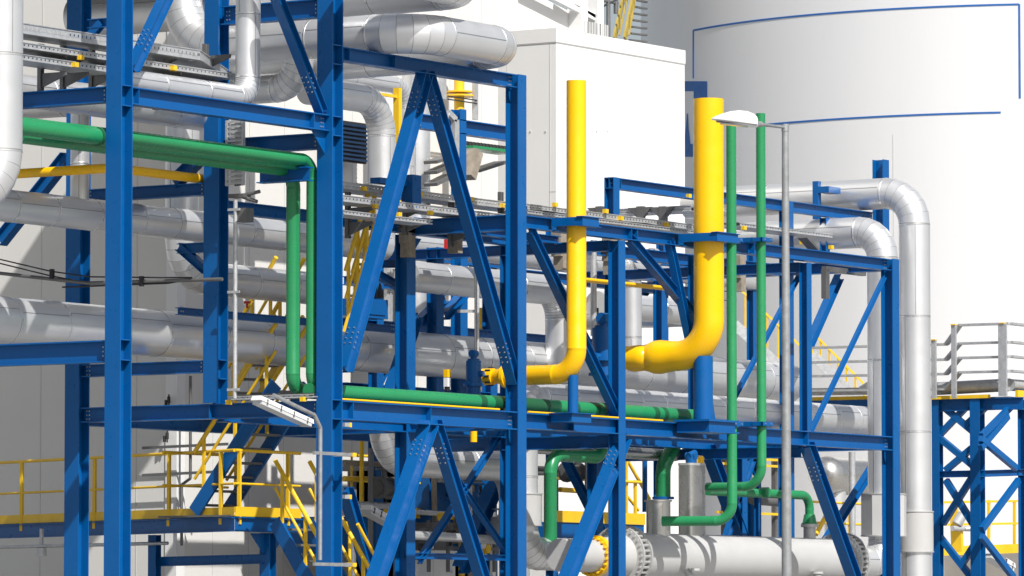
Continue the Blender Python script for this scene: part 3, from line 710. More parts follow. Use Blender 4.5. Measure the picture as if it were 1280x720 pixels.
single(paint_pipe([V((p0.x,48.39,ZL0+.008)),V((p1.x,48.39,ZL0+.008))],.017,.1,n=10,welds=False),'yellow_pipe','yellow','thin yellow line lying on the lower beam right of the third column','pipe','yellow pipes')
a=at(574,150,Y=57.5); t=thing('yellow_ladder_pole',(a.x,57.5,ZL2),'yellow standpipe with round plates in front of the grey wall right of the top braces','standpipe')
mb=MB(); mb.cyl(V((a.x,57.5,ZL2)),V((a.x,57.5,at(574,70,Y=57.5).z)),.10,n=14); mb.build('pole','rail_yellow',t)
for py,rr in ((116,.26),(121,.3)):
    mb=MB(); z=at(574,py,Y=57.5).z; mb.cyl(V((a.x,57.5,z)),V((a.x,57.5,z+.03)),rr,n=20); mb.build('plate','rail_yellow',t)
a=at(497,130,Y=54.2); mb=MB(); mb.bar(V((a.x,54.2,at(497,110,Y=54.2).z)),V((a.x,54.2,ZL2+.3)),.12,.1,EX); mb.bar(V((a.x-.6,54.2,at(497,121,Y=54.2).z)),V((a.x,54.2,at(497,121,Y=54.2).z)),.05,.05); single(mb,'yellow_post','rail_yellow','narrow yellow post just inside the dull silver elbow','post')
# ------------------------------------------------------------------ green pipes
G='green_pipe'
def gp(pts,r,rb,label,n=22,group='green pipes'): return single(paint_pipe(pts,r,rb,n=n,gores=9),G,'green',label,'pipe',group)
# pair right
for px,py0,py1,xe,lab,yy in ((914.5,151,651,828,'green riser nearest the thick yellow pipe, its foot bending left to the stainless pot',48.0),
                             (951.5,142,608,884,'green riser beside the lamp post, its foot bending left behind its neighbour',48.0)):
    a=at(px,400,Y=yy); z=at(px,py1,Y=yy).z
    if px<930:
        gp([V((a.x,yy,at(px,py0,Y=yy).z)),V((a.x,yy,z)),cut_col(V((a.x,yy,z)),V((-.35,1,0)).normalized(),xe)],.088,[0,.30,0],lab)
    else:
        gp([V((a.x,yy,at(px,py0,Y=yy).z)),V((a.x,yy,z)),cut_col(V((a.x,yy,z)),EY,xe)],.084,[0,.36,0],lab)
    for py_,y0 in ((300,FY-.1),(530,FY-.1)):
        mb=MB(); zc=at(px,py_,Y=yy).z; x=a.x
        mb.box((x-.15,yy+.085,zc-.04),(x+.15,y0-.0,zc+.04)); mb.box((x-.17,yy-.12,zc-.035),(x-.095,yy+.085,zc+.035)); mb.box((x+.095,yy-.12,zc-.035),(x+.17,yy+.085,zc+.035)); mb.box((x-.17,yy-.135,zc-.035),(x+.17,yy-.095,zc+.035))
        mb.bolts(V((x-.1,yy-.135,zc)),-EY,EX,EZ,1,1,.1,.1,r=.012); mb.bolts(V((x+.1,yy-.135,zc)),-EY,EX,EZ,1,1,.1,.1,r=.012)
        mb.build('pipe_clamp','blue',rack)
# third: level then down into nozzle
z=at(960,617,Y=YB).z
gp([V((at(884,617,Y=YB).x,YB,z)),V((NZ.x,YB,z)),V((NZ.x,YB,NZ.z+.02))],.082,[0,.26,0],'green pipe crossing behind the lamp post and ending in a cone on the vessel nozzle')
mb=MB(); mb.cyl(V((NZ.x,YB,NZ.z+.0)),V((NZ.x,YB,NZ.z+.18)),.135,.10,n=24); mb.cyl(NZ-EZ*.0,NZ+EZ*.02,.15,n=24); single(mb,'pipe_cone','green','green cone fitting bolted on the vessel nozzle right of the lamp post','fitting')
a=at(960,617,Y=YB-.0); 
mb=MB(); mb.cyl(V((at(951,613,Y=YB).x,YB,z+.02)),V((at(951,613,Y=YB).x,YB-.16,z+.02)),.09,n=18); single(mb,'green_pipe','green','short green stub pointing at the viewer beside the lamp post','pipe','green pipes')
# green 688: comes down
a=at(688,630,Y=50.9); z=at(720,570,Y=50.9).z
gp([V((a.x,50.9,at(688,669,Y=50.9).z-.35)),V((a.x,50.9,z)),V((at(748,570,Y=50.9).x,50.9,z)),V((at(758,545,Y=50.9).x,50.9,ZL0-.1))],.115,[0,.32,.2,0],'green pipe bending down left of the yellow flange')
a=at(829,610,Y=51.0); z=at(845,583,Y=51.0).z
gp([V((a.x,51.0,at(829,622,Y=51.0).z)),V((a.x,51.0,z)),V((a.x+.55,50.95,z+.62))],.135,[0,.38,0],'green pipe curving up from the stainless pot to the lower beam')
mb=MB(); mb.cyl(V((a.x,51.0,at(829,624,Y=51.0).z)),V((a.x,51.0,at(829,621,Y=51.0).z)),.2,n=20); single(mb,'pipe_flange','blue','small blue flange under the green curve on the stainless pot','flange')
# lower level run
zg=ZL0+.012+.135
p=at(428,494,Y=48.78); x0=at(380,494,Y=48.8).x; x1=at(641,507,Y=48.8).x
mb=paint_pipe([V((XB-.1,48.8,zg)),V((at(880,520,Y=48.8).x,48.8,zg))],.125,.3,n=24)
t=thing(G,(at(540,500,Y=48.8).x,48.8,zg-.115),'level green pipe with dark bands lying on the lower blue beam','pipe','green pipes')
mb.build('pipe','green',t)
for pa,pb in ((595,602),(612,625),(641,681),(712,718),(738,744),(752,757),(812,818),(824,829)):
    mb=MB(); mb.cyl(V((at(pa,505,Y=48.8).x,48.8,zg)),V((at(pb,505,Y=48.8).x,48.8,zg)),.1275,n=24); mb.build('band','dark_green',t)
# two risers behind column B and the upper bundle
zt=at(372,197,X=XB-.3).z
bund=[(XB-.42,49.25,0),(XB-.42,49.25+.42,0)]
zu1=at(300,190,Y=48.85).z
ya=48.80; XR=at(390.5,300,Y=ya).x; yb=at(366.5,300,X=XR).y
for k,(yy,rr,lab) in enumerate(((ya,.098,'light green riser close behind the second column, fed by the upper bundle'),(yb,.112,'dark green riser left of the second column, fed by the upper bundle'))):
    x=XR; z0=zg+.02; zu1k=zu1-.13*k
    gp([V((at(24,190,Y=yy).x+.0,yy,zu1k)),V((x,yy,zu1k)),V((x,yy,z0)),V((x+1.6,48.85+.25*k,z0))],rr,[0,.30,.26,0],lab)
yc=ya+.13
gp([V((at(60,190,Y=yc).x,yc,zu1-.06)),V((XB-.1,yc,zu1-.06))],.10,.3,'middle pipe of the green bundle in the upper left')
a,b=run(104,164,10,Y=ya-.02)
t=thing(G,(a.x,ya,zu1),'fat green header with a rounded end at the upper left edge','pipe','green pipes')
mb=MB(); zh=at(28,161,Y=ya).z+.02; c0_=V((at(8,160,Y=ya+.1).x,ya-.05,zh)); c1_=V((at(112,165,Y=ya+.1).x,ya-.05,zh)); mb.cyl(c0_,c1_,.125,n=28); mb.build('pipe','green',t)
mb=MB(); hd_=EX; sweep(mb,[(c1_,hd_,'x',1.0),(c1_+EX*.06,hd_,'x',.93),(c1_+EX*.10,hd_,'x',.75),(c1_+EX*.125,hd_,'x',.4),(c1_+EX*.13,hd_,'x',.1)],.125,28,None); mb.build('rounded_end','green',t)
mb=MB(); mb.cyl(c1_-(c1_-c0_).normalized()*.03,c1_+(c1_-c0_).normalized()*.03,.14,n=28); mb.build('flange','dark_green',t)
# ------------------------------------------------------------------ blue and yellow valves
def actuator(px,py0,py1,Y,r,label,parts='yellow'):
    x=at(px,(py0+py1)/2,Y=Y).x; z0=at(px,py1,Y=Y).z; z1=at(px,py0,Y=Y).z; H=z1-z0
    t=thing('valve_actuator',(x,Y,z0),label,'valve')
    mb=MB(); mb.cyl(V((x,Y,z0+H*.28)),V((x,Y,z0+H*.78)),r,n=20); mb.cyl(V((x,Y,z0+H*.24)),V((x,Y,z0+H*.30)),r*1.35,n=20); mb.cyl(V((x,Y,z0+H*.05)),V((x,Y,z0+H*.24)),r*.9,n=20); mb.cyl(V((x,Y,z0)),V((x,Y,z0+H*.05)),r*1.3,n=20); mb.cyl(V((x,Y,z0+H*.78)),V((x,Y,z0+H*.82)),r*.8,n=16); mb.build('body','blue',t)
    mb=MB(); mb.cyl(V((x,Y,z0+H*.82)),V((x,Y,z1)),r*.42,n=12); mb.cyl(V((x-r*.5,Y,z0+H*.93)),V((x+r*.5,Y,z0+H*.93)),r*.5,n=12); mb.build('stem','blue',t)
    mb=MB(); mb.cyl(V((x,Y-r*1.5,z0+H*.5)),V((x,Y,z0+H*.5)),r*.4,n=12); mb.cyl(V((x-r*1.6,Y,z0+H*.3)),V((x+r*1.6,Y,z0+H*.3)),r*.35,n=12); mb.build('fitting','blue',t)
actuator(592,438,497,49.9,.13,'blue valve actuator on the lower level just left of the yellow valve')
actuator(755,393,470,49.8,.21,'bigger blue valve actuator just left of the fourth column')
t=thing('yellow_valve',at(620,480,Y=50.4),'yellow valve with round bolted covers between the blue actuator and the third column','valve')
mb=MB(); c=V((at(720.5,300,Y=48.05).x,49.42,z_y1)); d=EY
mb.cyl(c,c+V((0,.06,0)),.20,n=24); mb.cyl(c+V((0,.06,0)),c+V((0,.28,0)),.165,.10,n=24); mb.build('body','yellow',t)
c2=c+V((0,.28,0)); mb=MB(); mb.cyl(c2-EY*.0,c2+V((0,.22,0)),.14,n=20); mb.ringbolts(c2+V((0,.06,0)),EY,.14,8,r=.02,t=.05,m='dark'); mb.build('cover','yellow',t)
c3=c2+V((0,.24,0)); mb=MB(); mb.cyl(c3,c3+V((0,.08,0)),.11,n=18); mb.build('cover','yellow',t)
mb=MB(); a=at(559,470,Y=50.4); mb.box(a-V((.05,.04,.02)),a+V((.05,.04,.11)),'yellow'); mb.box(a-V((.05,.04,.18)),a+V((.05,.04,-.03)),'lamp_white'); mb.box(a-V((.04,.03,.25)),a+V((.04,.03,-.18)),'dark'); single(mb,'control_box','yellow','small yellow and white control box between the two inner blue posts','box')
mb=MB(); a=at(597,300,Y=49.9); mb.cyl(V((a.x,49.9,at(597,440,Y=49.9).z)),V((a.x,49.9,at(597,330,Y=49.9).z)),.03,n=10); mb.cyl(V((a.x-.07,49.9,at(597,440,Y=49.9).z)),V((a.x-.07,49.9,at(597,320,Y=49.9).z)),.015,n=8); single(mb,'conduit','galv','thin grey conduit rising from the left blue actuator','conduit')
# ------------------------------------------------------------------ cable trays
def tray(path,w,h,label,group='cable trays',side=EY,cables=3,caps=(),rung=.3,name='cable_tray',holes=True):
    """perforated tray: two side rails, rungs, cables; path is a list of points of the near rail's bottom edge"""
    t=thing(name,path[0],label,'cable tray',group)
    for s in (0,1):
        mb=MB()
        for a,b in zip(path,path[1:]):
            a2=a+side*w*s; b2=b+side*w*s; d=(b2-a2).normalized(); L=(b2-a2).length
            # rail as top lip, bottom lip and web strips leaving slots
            mb.bar(a2+EZ*.008,b2+EZ*.008,.03,.014); mb.bar(a2+EZ*(h-.006),b2+EZ*(h-.006),.03,.012)
            mb.bar(a2+EZ*(h*.22),b2+EZ*(h*.22),.004,h*.34); mb.bar(a2+EZ*(h*.82),b2+EZ*(h*.82),.004,h*.30)
            if holes:
                k=0.0
                while k<L-.08: mb.bar(a2+d*k+EZ*(h*.52),a2+d*(k+.072)+EZ*(h*.52),.004,h*.30); k+=.10
            else: mb.bar(a2+EZ*h*.5,b2+EZ*h*.5,.004,h*.34)
        mb.build('side_rail','galv',t)
    mb=MB()
    for a,b in zip(path,path[1:]):
        mb.bar(a+side*w/2+EZ*.008,b+side*w/2+EZ*.008,w*.98,.006)
        d=(b-a).normalized(); L=(b-a).length; k=rung/2
        while k<L: mb.bar(a+d*k+EZ*.02,a+d*k+side*w+EZ*.02,.03,.015); k+=rung
    mb.build('tray_bed','galv',t)
    if cables:
        mb=MB()
        for i in range(cables):
            off=side*(w*(i+.7)/(cables+.4))
            pts=[]
            for a,b in zip(path,path[1:]):
                n=max(1,int((b-a).length/.6))
                for j in range(n): pts.append(a+(b-a)*(j/n)+off+EZ*(.05+random.uniform(0,.03))+side*random.uniform(-.02,.02))
            pts.append(path[-1]+off+EZ*.06)
            for a,b in zip(pts,pts[1:]): mb.cyl(a,b,.018,n=6)
        mb.build('cables','dark',t)
    if caps:
        for px,py in caps:
            mb=MB()
            y=path[0].y-.02
            c=at(px,py,Y=y) if side is EY else at(px,py,X=path[0].x-.02)
            mb.box(c-V((.045,.05,.035)),c+V((.045,.02,.035)))
            mb.build('end_cap','rail_yellow',t)
    return t
def hanger(x,y,z0,z1,w,tiers,label=None,flip=1):
    """slotted channel post with cantilever arms"""
    mb=MB(); mb.box((x-.045,y-.02,z0),(x+.045,y+.02,z1)); mb.box((x-.045,y-.045,z0),(x-.035,y-.02,z1)); mb.box((x+.035,y-.045,z0),(x+.045,y-.02,z1))
    for z in tiers:
        mb.add([V((x-.02,y-.02,z)),V((x-.02,y-.02,z-.22)),V((x-.02,y-w,z-.05)),V((x-.02,y-w,z)),V((x+.02,y-.02,z)),V((x+.02,y-.02,z-.22)),V((x+.02,y-w,z-.05)),V((x+.02,y-w,z))],[(0,1,2,3),(7,6,5,4),(0,4,5,1),(1,5,6,2),(2,6,7,3),(3,7,4,0)])
    return single(mb,'tray_hanger','grey_steel',label or 'slotted grey post with arms carrying the cable trays','tray support','tray hanger posts')
# top left trays (three tiers) in front of column A's back bay
YL=49.0
tags=[('uppermost of the three cable trays at the upper left, under the sloping brace',40,70,.16),('middle of the three cable trays at the upper left, with yellow end caps',58,88,.09),('lowest of the three cable trays at the upper left, just above the silver run',73,101,.09)]
for k,(lab,pya,pyb,h) in enumerate(tags):
    y=49.45+.05*k
    P=at(62,pya+7,Y=y); a=cut_col(P,V((-.55,1,0)).normalized(),-10) if False else cut_col(P,EX,10)
    b=cut_col(P,EX,296)
    if k==0: b=cut_col(P,EX,250); e2=cut_col(b,V((1,.5,0)).normalized(),292); path=[a,b,e2-EZ*.05]
    else: path=[a,b]
    tray(path,.5,h,lab,caps=((100,72),(216,85),(230,100)) if k==1 else (((93,81),(215,86)) if k==2 else ()))
for px in (50,78,114,194,256):
    x=at(px,100,Y=50.1).x
    hanger(x,50.1,ZU-.02,at(px,55,Y=50.1).z,.5,[at(px,70,Y=50.1).z,at(px,92,Y=50.1).z],'slotted grey tray post on the upper left beam, %s'%{50:'nearest the left riser',78:'second from the left riser',114:'beside the first column on its left',194:'just right of the first column',256:'in front of the inner column'}[px])
# vertical ladder tray beside the inner column
x=at(284,190,X=XB-.35).x; ya=at(284,190,X=XB-.35).y; yb=at(304,190,X=XB-.35).y
t=thing('ladder_tray',(x,yb,at(295,236,X=x).z),'vertical cable ladder with looped slots beside the inner column','cable tray','cable trays')
z0=at(295,232,X=x).z; z1=at(295,150,X=x).z
for yy in (ya,yb): mb=MB(); mb.box((x-.03,yy-.018,z0),(x+.03,yy+.018,z1)); mb.build('side_rail','galv',t)
mb=MB(); z=z0+.04
while z<z1: mb.box((x-.02,yb+.02,z-.02),(x+.02,ya-.02,z+.014)); mb.box((x+.021,yb+.05,z+.02),(x+.03,ya-.05,z+.05)); z+=.075
mb.build('rungs','galv',t)
mb=MB()
for i in range(4): mb.cyl(V((x+.05,yb+.05+i*.045,z0)),V((x+.05,yb+.05+i*.045,z1)),.018,n=6)
mb.build('cables','dark',t)
# thin conduit pole below it
a=at(294,380,X=XB-.4); mb=MB(); mb.cyl(V((XB-.4,a.y,at(294,498,X=XB-.4).z)),V((XB-.4,a.y,at(294,250,X=XB-.4).z)),.035,n=10)
for py in (262,365,487): z=at(294,py,X=XB-.4).z; mb.bar(V((XB-.42,a.y-.1,z)),V((XB-.42,a.y+.13,z)),.03,.04)
single(mb,'conduit','galv','slotted grey conduit running down beside the inner column','conduit')
mb=MB(); c=at(306,262,X=XB-.3); mb.box(c-V((.1,.1,.2)),c+V((.1,.1,.02))); c=at(300,245,X=XB-.3); mb.box(c-V((.1,.14,.03)),c+V((.1,.16,.03))); mb.cyl(c,c+V((.05,-.35,.06)),.03,n=8); mb.cyl(c,c+V((.05,-.3,-.1)),.03,n=8); single(mb,'junction_box','grey_steel','dark junction box and bracket at the foot of the vertical cable ladder','junction box')
# second level trays, column B to C and on to the right
def xtray(pxa,pya,pxb,y,w,h,lab,caps=()):
    P=at(pxa,pya,Y=y); b=cut_col(P,EX,pxb); return tray([P,b],w,h,lab,caps=caps)
xtray(429,236,655,49.9,.5,.12,'upper tray of the middle stack between the second and third columns',caps=((454,236),(524,243),(588,249),(628,257)))
xtray(429,252,655,49.5,.45,.11,'middle tray of the middle stack between the second and third columns',caps=((468,258),))
xtray(429,268,540,49.2,.4,.07,'lowest tray of the middle stack, ending near the inner post',caps=((537,266),))
xtray(659,262,905,49.3,.45,.10,'cable tray on the second level passing behind both yellow pipes',caps=((693,256),(756,264),(775,273),(832,281)))
xtray(659,267,905,48.9,.25,.06,'thin front cable tray on the second level right of the third column',caps=())
xtray(925,283,1040,50.2,.5,.07,'cable tray on the second level between the green risers and the far post',caps=((1002,303),(1038,309),(929,285)))
for px,py,lab in ((434,290,'beside the second column under the middle tray stack'),(506,286,'beside the inner post under the middle tray stack'),(563,300,'behind the right leg of the top brace'),(625,290,'just left of the third column under the trays')):
    x=at(px,py,Y=50.0).x; hanger(x,50.0,at(px,py+8,Y=50.0).z,at(px,py-50,Y=50.0).z,.5,[at(px,py-12,Y=50).z,at(px,py-30,Y=50).z],'slotted grey tray post '+lab)
# cross tray on posts
P=at(660,279,Y=51.6); P=at(832,248,X=83.0); b=cut_col(P,EY,640); Q=P; e_=cut_col(P,-EY,862)
b=at(650,289,Y=54.5)
a_=at(640,289-2,X=83.0)
p0=at(640,283,X=83.0); p0=cut_col(at(860,262,X=83.0),EY,640)
tray([cut_col(at(860,264,X=83.0),EY,640),at(864,264,X=83.0)],.45,.11,'tray running back on short posts above the second level, behind the upper frame',side=EX,caps=((833,242),(860,245)),holes=False)
for px,lab in ((750,'left of the upper frame post'),(801,'left one of the pair under the cross tray'),(829,'right one of the pair under the cross tray')):
    p=at(px,280,X=83.0); z1=at(px,258,X=83.0).z; z0=at(px,276,X=83.0).z
    mb=MB(); mb.box((p.x-.05,p.y-.07,z0-.1),(p.x+.05,p.y+.07,z1)); 
    mb.add([V((p.x-.04,p.y+.07,z1-.02)),V((p.x-.04,p.y+.07,z1-.2)),V((p.x-.04,p.y+.26,z1-.02)),V((p.x+.04,p.y+.07,z1-.02)),V((p.x+.04,p.y+.07,z1-.2)),V((p.x+.04,p.y+.26,z1-.02))],[(0,1,2),(3,5,4),(0,3,4,1),(1,4,5,2),(0,2,5,3)])
    mb.add([V((p.x-.04,p.y-.07,z1-.02)),V((p.x-.04,p.y-.26,z1-.02)),V((p.x-.04,p.y-.07,z1-.2)),V((p.x+.04,p.y-.07,z1-.02)),V((p.x+.04,p.y-.26,z1-.02)),V((p.x+.04,p.y-.07,z1-.2))],[(0,1,2),(3,5,4),(0,3,4,1),(1,4,5,2),(0,2,5,3)])
    single(mb,'tray_post','grey_steel','short grey post '+lab,'tray support','short posts under the cross tray')
# tray corner bent down on the right end, under the level-2 beam
mb=MB(); a,b=run(1030,336,1080,Y=49.4); mb.bar(a,b,.1,.1); mb.box((a.x-.02,49.35,a.z-.55),(a.x+.12,49.45,a.z)); c=at(1015,300,Y=50); mb.bar(at(1003,296,Y=50),at(1018,312,Y=50),.2,.05)
single(mb,'tray_bracket','grey_steel','grey bracket arm hanging under the second level near the last column','bracket')
# insulation lumps and brackets under level two
t=None
for px,py,w,lab in ((700,312,.26,'brown pipe hanger under the second level left of the slim yellow pipe'),(762,318,.2,'brown pipe hanger under the second level right of the slim yellow pipe'),(509,295,.2,'brown pipe hanger at the inner post under the trays'),(568,290,.22,'brown pipe hanger behind the right leg of the top brace'),(923,340,.2,'brown pipe hanger between the two green risers')):
    c=at(px,py,Y=50.6); mb=MB(); mb.box(c-V((w*.5,.1,.12)),c+V((w*.5,.1,.3))); mb.box(c-V((.06,.1,.36)),c+V((.1,.1,-.12))); mb.box(c+V((-w*.8,-.1,.05)),c+V((w*.8,.12,.12))); single(mb,'pipe_hanger','insul',lab,'pipe hanger','brown pipe hangers')
# thin conduit bundles at y 350, left
a=at(-5,337,X=XB-1.2)
t=thing('wire_tray',a,'thin black wire tray strung level behind the first column','cable tray','cable trays')
def strand(x,pts,r,mb):
    P=[at(px,py,X=x) for px,py in pts]
    for p,q_ in zip(P,P[1:]): mb.cyl(p,q_,r,n=6)
mb=MB(); strand(XB-1.2,[(-5,341),(83,351),(110,354),(210,351),(278,349)],.03,mb); mb.build('tray','grey_steel',t)
mb=MB(); strand(XB-1.2,[(-5,323),(63,339),(112,346),(205,347),(240,347)],.012,mb); strand(XB-1.2,[(-5,328),(60,344),(90,350)],.012,mb); strand(XB-1.2,[(78,359),(130,357),(210,354),(232,350)],.014,mb); mb.build('cables','dark',t)
for px,py in ((65,341),(177,350)): mb=MB(); c=at(px,py,X=XB-1.22); mb.box(c-V((.03,.03,.1)),c+V((.03,.03,.06))); mb.build('bracket','dark',t)
# tray along the lower beam behind the flood light
P=at(300,498,X=XB-.2); b=cut_col(P,EY,388)
tray([cut_col(at(392,497,X=XB-.25),EY,285),at(392,497,X=XB-.25)],.25,.06,'narrow cable tray on the lower beam behind the tilted light',side=EX,caps=((285,503),(378,499)))
# vertical galvanised channels
for (px,y0,y1,w,Y,lab) in ((594,75,150,.10,57.2,'pale vertical channel on the grey wall right of the yellow standpipe'),(553,66,124,.16,57.2,'pale vertical channel on the grey wall left of the yellow standpipe'),(569,150,215,.14,50.5,'pale vertical channel with a bent top behind the right leg of the top brace')):
    a=at(px,y0,Y=Y); b=at(px,y1,Y=Y); mb=MB(); mb.bar(V((a.x,Y,a.z)),V((a.x,Y,b.z)),w,.08,EY)
    if px==569:
        c=at(560,141,Y=Y); mb.bar(V((a.x,Y,a.z)),c,.1,.08,EY); mb.bar(c,at(557,146,Y=Y),.08,.06,EY)
    single(mb,'cable_channel','galv',lab,'channel','vertical cable channels')
mb=MB(); x_=at(552,122,Y=57.1).x
for py in (120,124): a,b=run(560,py,596,Y=57.15); mb.bar(a,b,.03,.02)
single(mb,'wall_conduit','dark','two thin dark conduits crossing the yellow standpipe','conduit')
# grating awning with green edge seen between braces and column C
t=thing('stair_awning',at(600,190,Y=55.5),'dark sloped grating with a light green edge beyond the right leg of the top brace','platform')
mb=MB(); a=at(578,184,Y=55.5); b=at(634,191,Y=55.5); mb.bar(a,b,.5,.05); mb.build('edge','green',t)
mb=MB(); 
for i in range(14):
    p=a+(b-a)*(i/13); mb.cyl(p+EZ*.05,p+EZ*.12,.05,n=8)
mb.build('grating','dark',t)
for (x0,y0,x1,y1) in ((538,203,560,196),(538,216,562,206),(538,231,562,219),(592,214,626,203)):
    mb=MB(); mb.bar(at(x0,y0,Y=55.8),at(x1,y1,Y=55.8),.3,.06); mb.build('step','grey_steel',t)
mb=MB(); mb.bar(at(593,190,Y=55.2),at(584,222,Y=55.2),.28,.2); mb.build('stay','insul',t)
# ------------------------------------------------------------------ lamp post
LY=at(981,400,D=80).y; a=at(983,600,Y=LY); lx=a.x
lp=thing('lamp_post',(lx,LY,0),'galvanised street lamp with white head on a short arm before the green risers','lamp post')
mb=MB(); zt=at(981,156,Y=LY).z; mb.cyl(V((lx,LY,0)),V((lx,LY,4.2)),.080,.072,n=24); mb.cyl(V((lx,LY,4.2)),V((lx,LY,zt-.0)),.070,.050,n=24); mb.cyl(V((lx,LY,zt-.10)),V((lx,LY,zt+.01)),.056,n=20); mb.build('pole','galv_pole',lp)
hd=at(946,157,Y=LY); arm0=V((lx,LY,zt-.04)); tip=at(890,144,Y=LY); 
# head points left along the picture and slightly to the viewer
hb=at(947,155,D=(hd-CAM).length); tp=at(889,149,D=(hd-CAM).length)
mb=MB(); mb.cyl(arm0,hb,.024,n=10); mb.cyl(hb-(arm0-hb).normalized()*.02,hb+(arm0-hb).normalized()*.10,.045,n=12); mb.build('arm','galv_pole',lp)
d=(tp-hb); L=d.length; d=d/L; s=d.cross(EZ).normalized(); u=s.cross(d)
mb=MB(); st=[]; n=20
prof=[(0,.04,.06,.05),(.03,.08,.11,.06),(.10,.11,.145,.06),(.25,.135,.175,.055),(.42,.14,.175,.045),(.60,.13,.15,.035),(.78,.11,.10,.025),(.91,.08,.055,.015),(.98,.04,.02,.008),(1,.012,.006,.004)]
vs=[]
for (f,w,hu,hl) in prof:
    for i in range(n):
        th=2*math.pi*i/n; cx=math.cos(th); sn=math.sin(th)
        vs.append(hb+d*(L*f)+s*(w*cx)+u*((hu if sn>0 else hl)*sn))
fs=[]
for j in range(len(prof)-1):
    for i in range(n): fs.append((j*n+i,j*n+(i+1)%n,(j+1)*n+(i+1)%n,(j+1)*n+i))
mb.add(vs,fs,None,True); mb.add(vs[:n],[tuple(range(n))[::-1]]); mb.build('head','lamp_white',lp)
mb=MB(); mb.obox(hb+d*L*.5-u*.05,(d*L*.30,s*.08,u*.012)); mb.build('lens','glass',lp)
mb=MB(); mb.obox(hb+d*L*.45-u*.022,(d*L*.44,s*.128,u*.006)); mb.build('rim','grey_steel',lp)
# ------------------------------------------------------------------ tilted flood lights
def flood(p0,p1,w,label,group='tilted flood lights',pole=None,armpts=None):
    t=thing('flood_light',p0,label,'flood light',group)
    d=(p1-p0); L=d.length; d=d/L; s=d.cross(EZ).normalized(); u=s.cross(d)
    mb=MB(); pr=[(-w,0),(w,0),(w*.8,w*.7),(-w*.8,w*.7)]
    vs=[p0+s*x+u*y for x,y in pr]+[p1+s*x+u*y for x,y in pr]; mb.add(vs,[(3,2,1,0),(4,5,6,7),(0,1,5,4),(1,2,6,5),(2,3,7,6),(3,0,4,7)]); mb.build('housing','lamp_white',t)
    mb=MB(); mb.obox((p0+p1)/2-u*(w*.28),(d*L*.47,s*w*.9,u*w*.27)); mb.build('diffuser','glass',t)
    for f in (.12,.38,.62,.88): mb=MB(); mb.obox(p0+d*L*f+u*w*.1,(d*.012,s*w*1.04,u*w*.42)); mb.build('clip','grey_steel',t)
    return t
yf=FY-.55
f=flood(at(320,500,Y=yf),at(386,530,Y=yf),.10,'long white tilted flood light on an arm left of the second column')
p=at(400,620,Y=yf+.2); PX=p.x
mb=MB()
pp=[at(342,494,Y=yf+.1),at(393,519,Y=yf+.1),at(400.5,535,Y=yf+.1),at(400,700,Y=yf+.1)]
for aa,bb in zip(pp,pp[1:]): mb.cyl(aa,bb,.032,n=12)
mb.build('pole','galv_pole',f)
mb=MB()
for py,px1 in ((566,421),(705,421)):
    aa=at(392,py,Y=yf+.1); bb=at(px1,py,Y=FY-.16); mb.bar(V((aa.x,yf+.1,aa.z)),V((bb.x,yf+.1,aa.z)),.04,.05)
    mb.bar(V((bb.x-.06,yf+.1,aa.z)),V((bb.x-.06,FY-.14,aa.z)),.03,.05)
    mb.box((bb.x-.02,yf+.06,aa.z-.03),(bb.x+.07,yf+.14,aa.z+.03),'rail_yellow')
mb.build('clamps','galv_pole',f)
for py,lab in ((531,'uppermost of the three small capped brackets on the second column'),(621,'middle one of the three small capped brackets on the second column'),(706,'lowest of the three small capped brackets on the second column')):
    mb=MB(); a_=at(433,py,Y=FY-.1); mb.box(a_-V((.08,.03,.03)),a_+V((.05,.03,.03))); mb.box(a_+V((.05,-.035,-.035)),a_+V((.10,.035,.035)),'rail_yellow'); single(mb,'column_clip','galv',lab,'bracket','capped brackets on the second column')
flood(at(457,637,Y=51.8),at(490,655,Y=51.8),.12,'smaller tilted flood light in the shade right of the second column')
flood(at(1232,692,Y=50.5),at(1262,710,Y=50.5),.14,'tilted flood light behind the bracing at the lower right edge')
# ------------------------------------------------------------------ walkway and stairs, lower left
ZWK=at(290,645,X=71.0).z
def zp(px,py,Z=ZWK): return at(px,py,Z=Z)
walk=thing('walkway',zp(290,646),'blue steel walkway with yellow railings and toe boards at the lower left','walkway')
E0=zp(-25,657); E1=zp(293,646); E2=at(372,649,Z=ZWK)
mb=MB()
def deckbeam(a,b,h,mb): mb.ibeam(a-EZ*h/2,b-EZ*h/2,h,.12,EZ,tf=.018,tw=.01)
mb=MB(); deckbeam(E0,E1,.24,mb); mb.build('edge_beam','blue',walk)
mb=MB(); E1b=E1+EX*.02; E2=cut_col(E1,EX,375); deckbeam(E1b,E2,.24,mb); mb.build('edge_beam','blue',walk)
dW=V((1,0,0))*1.1
mb=MB(); vs=[E0,E1,E1+dW,E0+dW]; 
def plate(c,t,mb,m=None):
    n=len(c); vs=[p+EZ*t/2 for p in c]+[p-EZ*t/2 for p in c]
    fs=[tuple(range(n)),tuple(range(2*n-1,n-1,-1))]+[(i,n+i,n+(i+1)%n,(i+1)%n) for i in range(n)]
    nn=(c[1]-c[0]).cross(c[2]-c[0])
    if nn.z<0: fs=[f_[::-1] for f_ in fs]
    mb.add(vs,fs,m)
plate([E0+EZ*.02,E1+EZ*.02,E1+dW+EZ*.02,E0+dW+EZ*.02],.03,mb); plate([E1+EX*.03+EZ*.02,E2+EZ*.02,E2+EY*1.6+EZ*.02,E1+EX*.03+EY*1.6+EZ*.02],.03,mb); mb.build('deck','grey_steel',walk)
